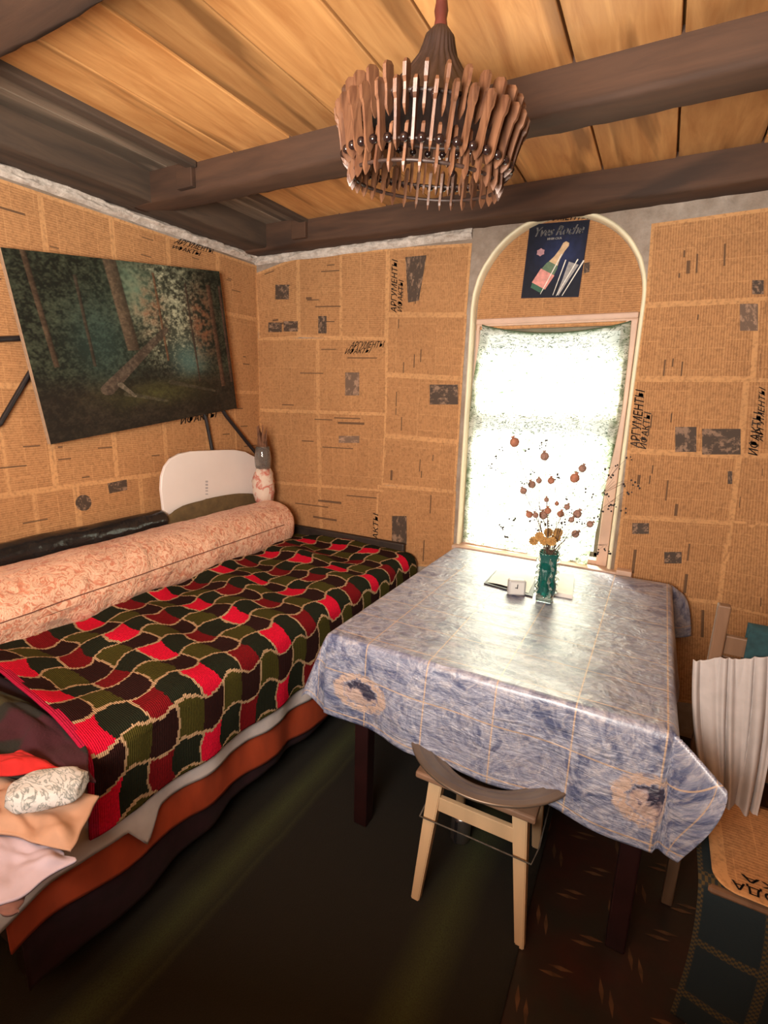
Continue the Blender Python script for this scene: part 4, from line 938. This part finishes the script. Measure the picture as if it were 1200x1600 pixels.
for i, (px, py, tips) in enumerate(sprigs):
    yy = vc.y+rg.uniform(-.03, .04); h = at(px, py, 1, yy)
    o = thing('dried_sprig', (mouth.x, mouth.y, mouth.z-.1), 'thin dried sprig with tiny dark buds in the teal glass vase', 'dried sprig', 'thin dried sprigs in the glass vase')
    bm = bmesh.new(); base = mouth+Vector((rg.uniform(-.015, .015), rg.uniform(-.015, .015), -.02)); mid = base.lerp(h, .55)+Vector((0, 0, .02)); tubem(bm, [base-Vector((0, 0, .07)), base, mid, h], [.0009, .0009, .0007, .0005], 5)
    T = [at(a, b, 1, yy+rg.uniform(-.02, .02)) for a, b in tips]
    for q in T: tubem(bm, [mid.lerp(h, .6), h.lerp(q, .4)+Vector((0, 0, .004)), q], .0004, 4)
    link('twig', frombm(bm), M['stem'], o); bm = bmesh.new()
    for q in T:
        for e in range(3):
            bmesh.ops.create_uvsphere(bm, u_segments=6, v_segments=5, radius=rg.uniform(.0025, .0042), matrix=Matrix.Translation(q+Vector((rg.uniform(-.01, .01), rg.uniform(-.01, .01), rg.uniform(-.009, .009)))))
    tag(link('bud', frombm(bm), M['blackberry'], o), kind='stuff')
# ------------------------------------------------------------------ stool, basin, can
M['pale'] = simple('pale_varnished_wood', (.66, .46, .27), .4, 18, .12, .1, stretch=(1, 1, .15)); M['seatw'] = simple('worn_brownish_wood', (.30, .17, .105), .5, 14, .3, .2)
sx0, sx1, sy0, sy1, sz_ = -.512, -.160, 1.20, 1.53, .42
st_ = thing('stool', ((sx0+sx1)/2, (sy0+sy1)/2, 0), 'pale wooden stool under the front edge of the table', 'stool')
box('seat', (sx0, sy0, sz_-.022), (sx1, sy1, sz_), M['seatw'], st_, .006)
def leg4(name, top, bot, wt, wb, mat, par):
    bm = bmesh.new(); a = [bm.verts.new(Vector(bot)+Vector((x*wb/2, y*wb/2, 0))) for x, y in ((-1, -1), (1, -1), (1, 1), (-1, 1))]; b = [bm.verts.new(Vector(top)+Vector((x*wt/2, y*wt/2, 0))) for x, y in ((-1, -1), (1, -1), (1, 1), (-1, 1))]
    bm.faces.new(a[::-1]); bm.faces.new(b)
    for i in range(4): bm.faces.new((a[i], a[(i+1) % 4], b[(i+1) % 4], b[i]))
    bmesh.ops.bevel(bm, geom=bm.edges[:], offset=.003, segments=2, affect='EDGES'); return link(name, frombm(bm), mat, par)
lt = sz_-.022
for (tx, ty, bx_, by_) in ((-.452, 1.235, -.478, 1.172), (-.205, 1.235, -.165, 1.195), (-.45, 1.49, -.475, 1.55), (-.205, 1.49, -.195, 1.545)):
    leg4('leg', (tx, ty, lt), (bx_, by_, 0), .042, .026, M['pale'], st_)
box('stretcher', (-.44, 1.212, .305), (-.215, 1.228, .352), M['pale'], st_, .002); box('stretcher', (-.44, 1.502, .305), (-.215, 1.518, .352), M['pale'], st_, .002)
box('apron', (-.475, 1.225, .384), (-.185, 1.24, lt), M['seatw'], st_, .002)
M['string'] = simple('grey_string', (.10, .085, .07), .9, 60, .4, .3)
zz = .285; lp = [(-.482, 1.19), (-.19, 1.19), (-.16, 1.545), (-.49, 1.56), (-.482, 1.19)]
tag(tube('string', [(x, y, zz+.004*(i % 2)) for i, (x, y) in enumerate([(-.485, 1.187), (-.35, 1.186), (-.158, 1.190), (-.150, 1.25), (-.158, 1.555), (-.3, 1.55), (-.492, 1.555), (-.492, 1.3), (-.485, 1.187)])], .0022, M['string'], None, 6), 'thin twine tied around the legs of the stool', 'string')
M['basinm'] = simple('worn_grey_metal', (.20, .155, .12), .42, 5, .25, .08, metal=.6)
bc = Vector((-.322, 1.345, sz_)); bm = bmesh.new()
lathem(bm, [(.10, .001), (.125, .002), (.150, .012), (.185, .038), (.222, .062), (.246, .070), (.250, .074), (.250, .079), (.246, .081), (.238, .078), (.232, .080), (.226, .078), (.200, .066), (.194, .067), (.188, .062), (.165, .048), (.160, .048), (.154, .042), (.128, .010), (.02, .006)], bc, 96)
tag(link('wash_basin', frombm(bm, 'b', True), M['basinm']), 'wide grey metal wash basin sitting on the stool', 'basin')
cc = at(714, 1322, 2, 0); cc.y += .03
cn = thing('metal_can', (cc.x, cc.y, 0), 'small shiny metal can with a dark stripe on the rug behind the stool', 'can')
M['steel'] = simple('shiny_tin', (.45, .42, .42), .3, 20, .1, .05, metal=.9)
bm = bmesh.new(); lathem(bm, [(.030, .010), (.034, .014), (.034, .10), (.032, .105), (.028, .11)], (cc.x, cc.y, 0), 28); link('can_body', frombm(bm, 'c', True), M['steel'], cn)
box('dark_stripe', (cc.x-.012, cc.y-.036, .012), (cc.x-.002, cc.y-.032, .10), M['blackcover'], cn, .0005)
# ------------------------------------------------------------------ chair at the right with towel, newspaper and plaid
M['chairw'] = wood('brown_chair_wood', (.20, .105, .055), (.12, .06, .03), 'z', .5, isl=.2)
ch = thing('chair', (.42, 1.36, 0), 'brown wooden chair at the right of the table with a towel over its back', 'chair')
box('seat', (.222, 1.175, .425), (.64, 1.53, .447), M['chairw'], ch, .01)
for (x, y, zt_) in ((.24, 1.205, .43), (.60, 1.205, .43)): box('leg', (x, y, 0), (x+.032, y+.032, zt_), M['chairw'], ch, .004)
def leaning(name, x0_, x1_, z0_, z1_, w, yb, lean):
    bm = bmesh.new(); g = bx(bm, (x0_, yb, z0_), (x0_+w, yb+.028, z1_), .004)
    for v_ in bm.verts: v_.co.x += (x1_-x0_)*(v_.co.z-z0_)/(z1_-z0_); v_.co.y += lean*(v_.co.z-z0_)/(z1_-z0_)
    return link(name, frombm(bm), M['chairw'], ch)
leaning('back_post', .185, .192, 0, .985, .030, 1.535, .0); leaning('back_post', .62, .61, 0, .985, .030, 1.535, .0)
box('top_rail', (.20, 1.548, .845), (.62, 1.565, .90), M['chairw'], ch, .004)
box('back_panel', (.222, 1.552, .50), (.60, 1.560, .84), M['chairw'], ch, .003)
# dark teal jacket/blanket hung behind
t = NT('dark_teal_plaid'); oc = t.co('UV')
bA = t.new('ShaderNodeTexBrick', i_Vector=oc, offset=0., squash=1., i_Scale=1.)
for k, val in (('Mortar Size', .012), ('Brick Width', .135), ('Row Height', .16), ('Mortar Smooth', .3)): t.set(bA, k, val)
st = t.ramp(t.new('ShaderNodeTexChecker', i_Vector=oc, i_Scale=160).outputs['Fac'], [(0, .15), (1, 1)])
nz = t.noise(oc, 200, 2)
c = t.mix(t.math('MULTIPLY', bA.outputs['Fac'], st), (.004, .012, .016), (.07, .046, .014)); t.P(Base_Color=c, Roughness=.95); t.bump(nz, .3, .002); M['plaid'] = t.m
def pl(u, v):
    x = lerp(.205, .66, u); L1 = .30; s_ = v*(L1+.40)
    if s_ < L1: return Vector((x, 1.50-s_, .4505))
    d = s_-L1; y = 1.19-.020*(1-exp(-d/.02))-.010*sin(x*25)*min(1, d/.2)
    return Vector((x+.008*sin(d*9), y, .4505-d))
tag(grid('plaid_blanket', 60, 80, pl, M['plaid'], uvf=lambda u, v: (u*.45, v*.7+.02), thick=.003), 'dark teal plaid blanket hanging from the chair seat to the floor', 'blanket')
M['teal2'] = simple('dark_teal_wool', (.012, .042, .048), .95, 60, .3, .3)
def tb2(u, v):
    x = lerp(.268, .66, u); s_ = v*.62
    if s_ < .13: return Vector((x, 1.538-.004*sin(x*40), .868+s_))if False else Vector((x, 1.536-.003*sin(x*40), .80+s_))
    if s_ < .17: a = (s_-.13)/.04*pi; return Vector((x, 1.557-.021*cos(a), .93+.012*sin(a)))
    return Vector((x, 1.578+.006*sin(x*40), .93-(s_-.17)))
tag(grid('teal_wool_blanket', 50, 50, tb2, M['teal2'], thick=.004), 'dark teal wool cloth folded over the chair back behind the white towel', 'blanket')
# newspaper on the seat, print upside down
def nsm(u, v):
    x = lerp(.232, .70, u); y = lerp(1.172, 1.50, v); r = .05
    if x < .232+r and y < 1.172+r:
        dx, dy = (.232+r-x)/r, (1.172+r-y)/r; m_ = max(dx, dy); l_ = sqrt(dx*dx+dy*dy)
        if l_ > 0: x = .232+r-dx*r*m_/l_; y = 1.172+r-dy*r*m_/l_
    return Vector((x, y, .4575+.0015*N(x*12, y*12)))
sn = tag(grid('newspaper_sheet', 60, 60, nsm, M['newsH'], uvf=lambda u, v: (u*.47+9, v*.33+4), colf=lambda u, v: ((1, 0, 0) if .05 < v and .06 < u else (0, 0, 0)), thick=.0015), 'old newspaper spread over the chair seat with upside down headline', 'newspaper')
zq = .4605
hq_ = lambda *p: [at(a, b, 2, zq) for a, b in p]
text3('printed_headline', 'ГОРОДА', [Vector((.43, 1.185, zq)), Vector((.268, 1.185, zq)), Vector((.268, 1.212, zq)), Vector((.43, 1.212, zq))], M['ink'], sn, 0)
text3('printed_headline', 'ИСКА', [Vector((.44, 1.218, zq)), Vector((.288, 1.218, zq)), Vector((.288, 1.236, zq)), Vector((.44, 1.236, zq))], M['ink'], sn, 0)
# towel
M['towel'] = simple('white_linen_towel', (.44, .40, .39), .9, 30, .08, .25)
def tw(u, v):
    yt = 1.522; top = at(lerp(1083, 1215, u), lerp(1028, 1024, u)+2*sin(u*14), 1, yt)
    bot = at(lerp(1098, 1178, u), lerp(1240, 1272, u), 1, yt-.03)
    p = top.lerp(bot, v); gather = .011*sin(u*30+2.5*N(u*5, 1))*(1.0-.5*v)+.022*sin(u*12+.8+1.2*v)*(.35+v*.6)
    mid = .012*sin(pi*v)
    p.x += -.018*sin(pi*min(1, v*1.2))*(1-u)*.6+.012*sin(pi*v)*u
    p.y = lerp(yt, 1.49, v)-abs(gather)*1.6*(.4+v*.6)-.006; return p
tw_ = tag(grid('towel', 110, 70, tw, M['towel'], thick=.002), 'white linen towel hanging in folds over the chair back', 'towel')
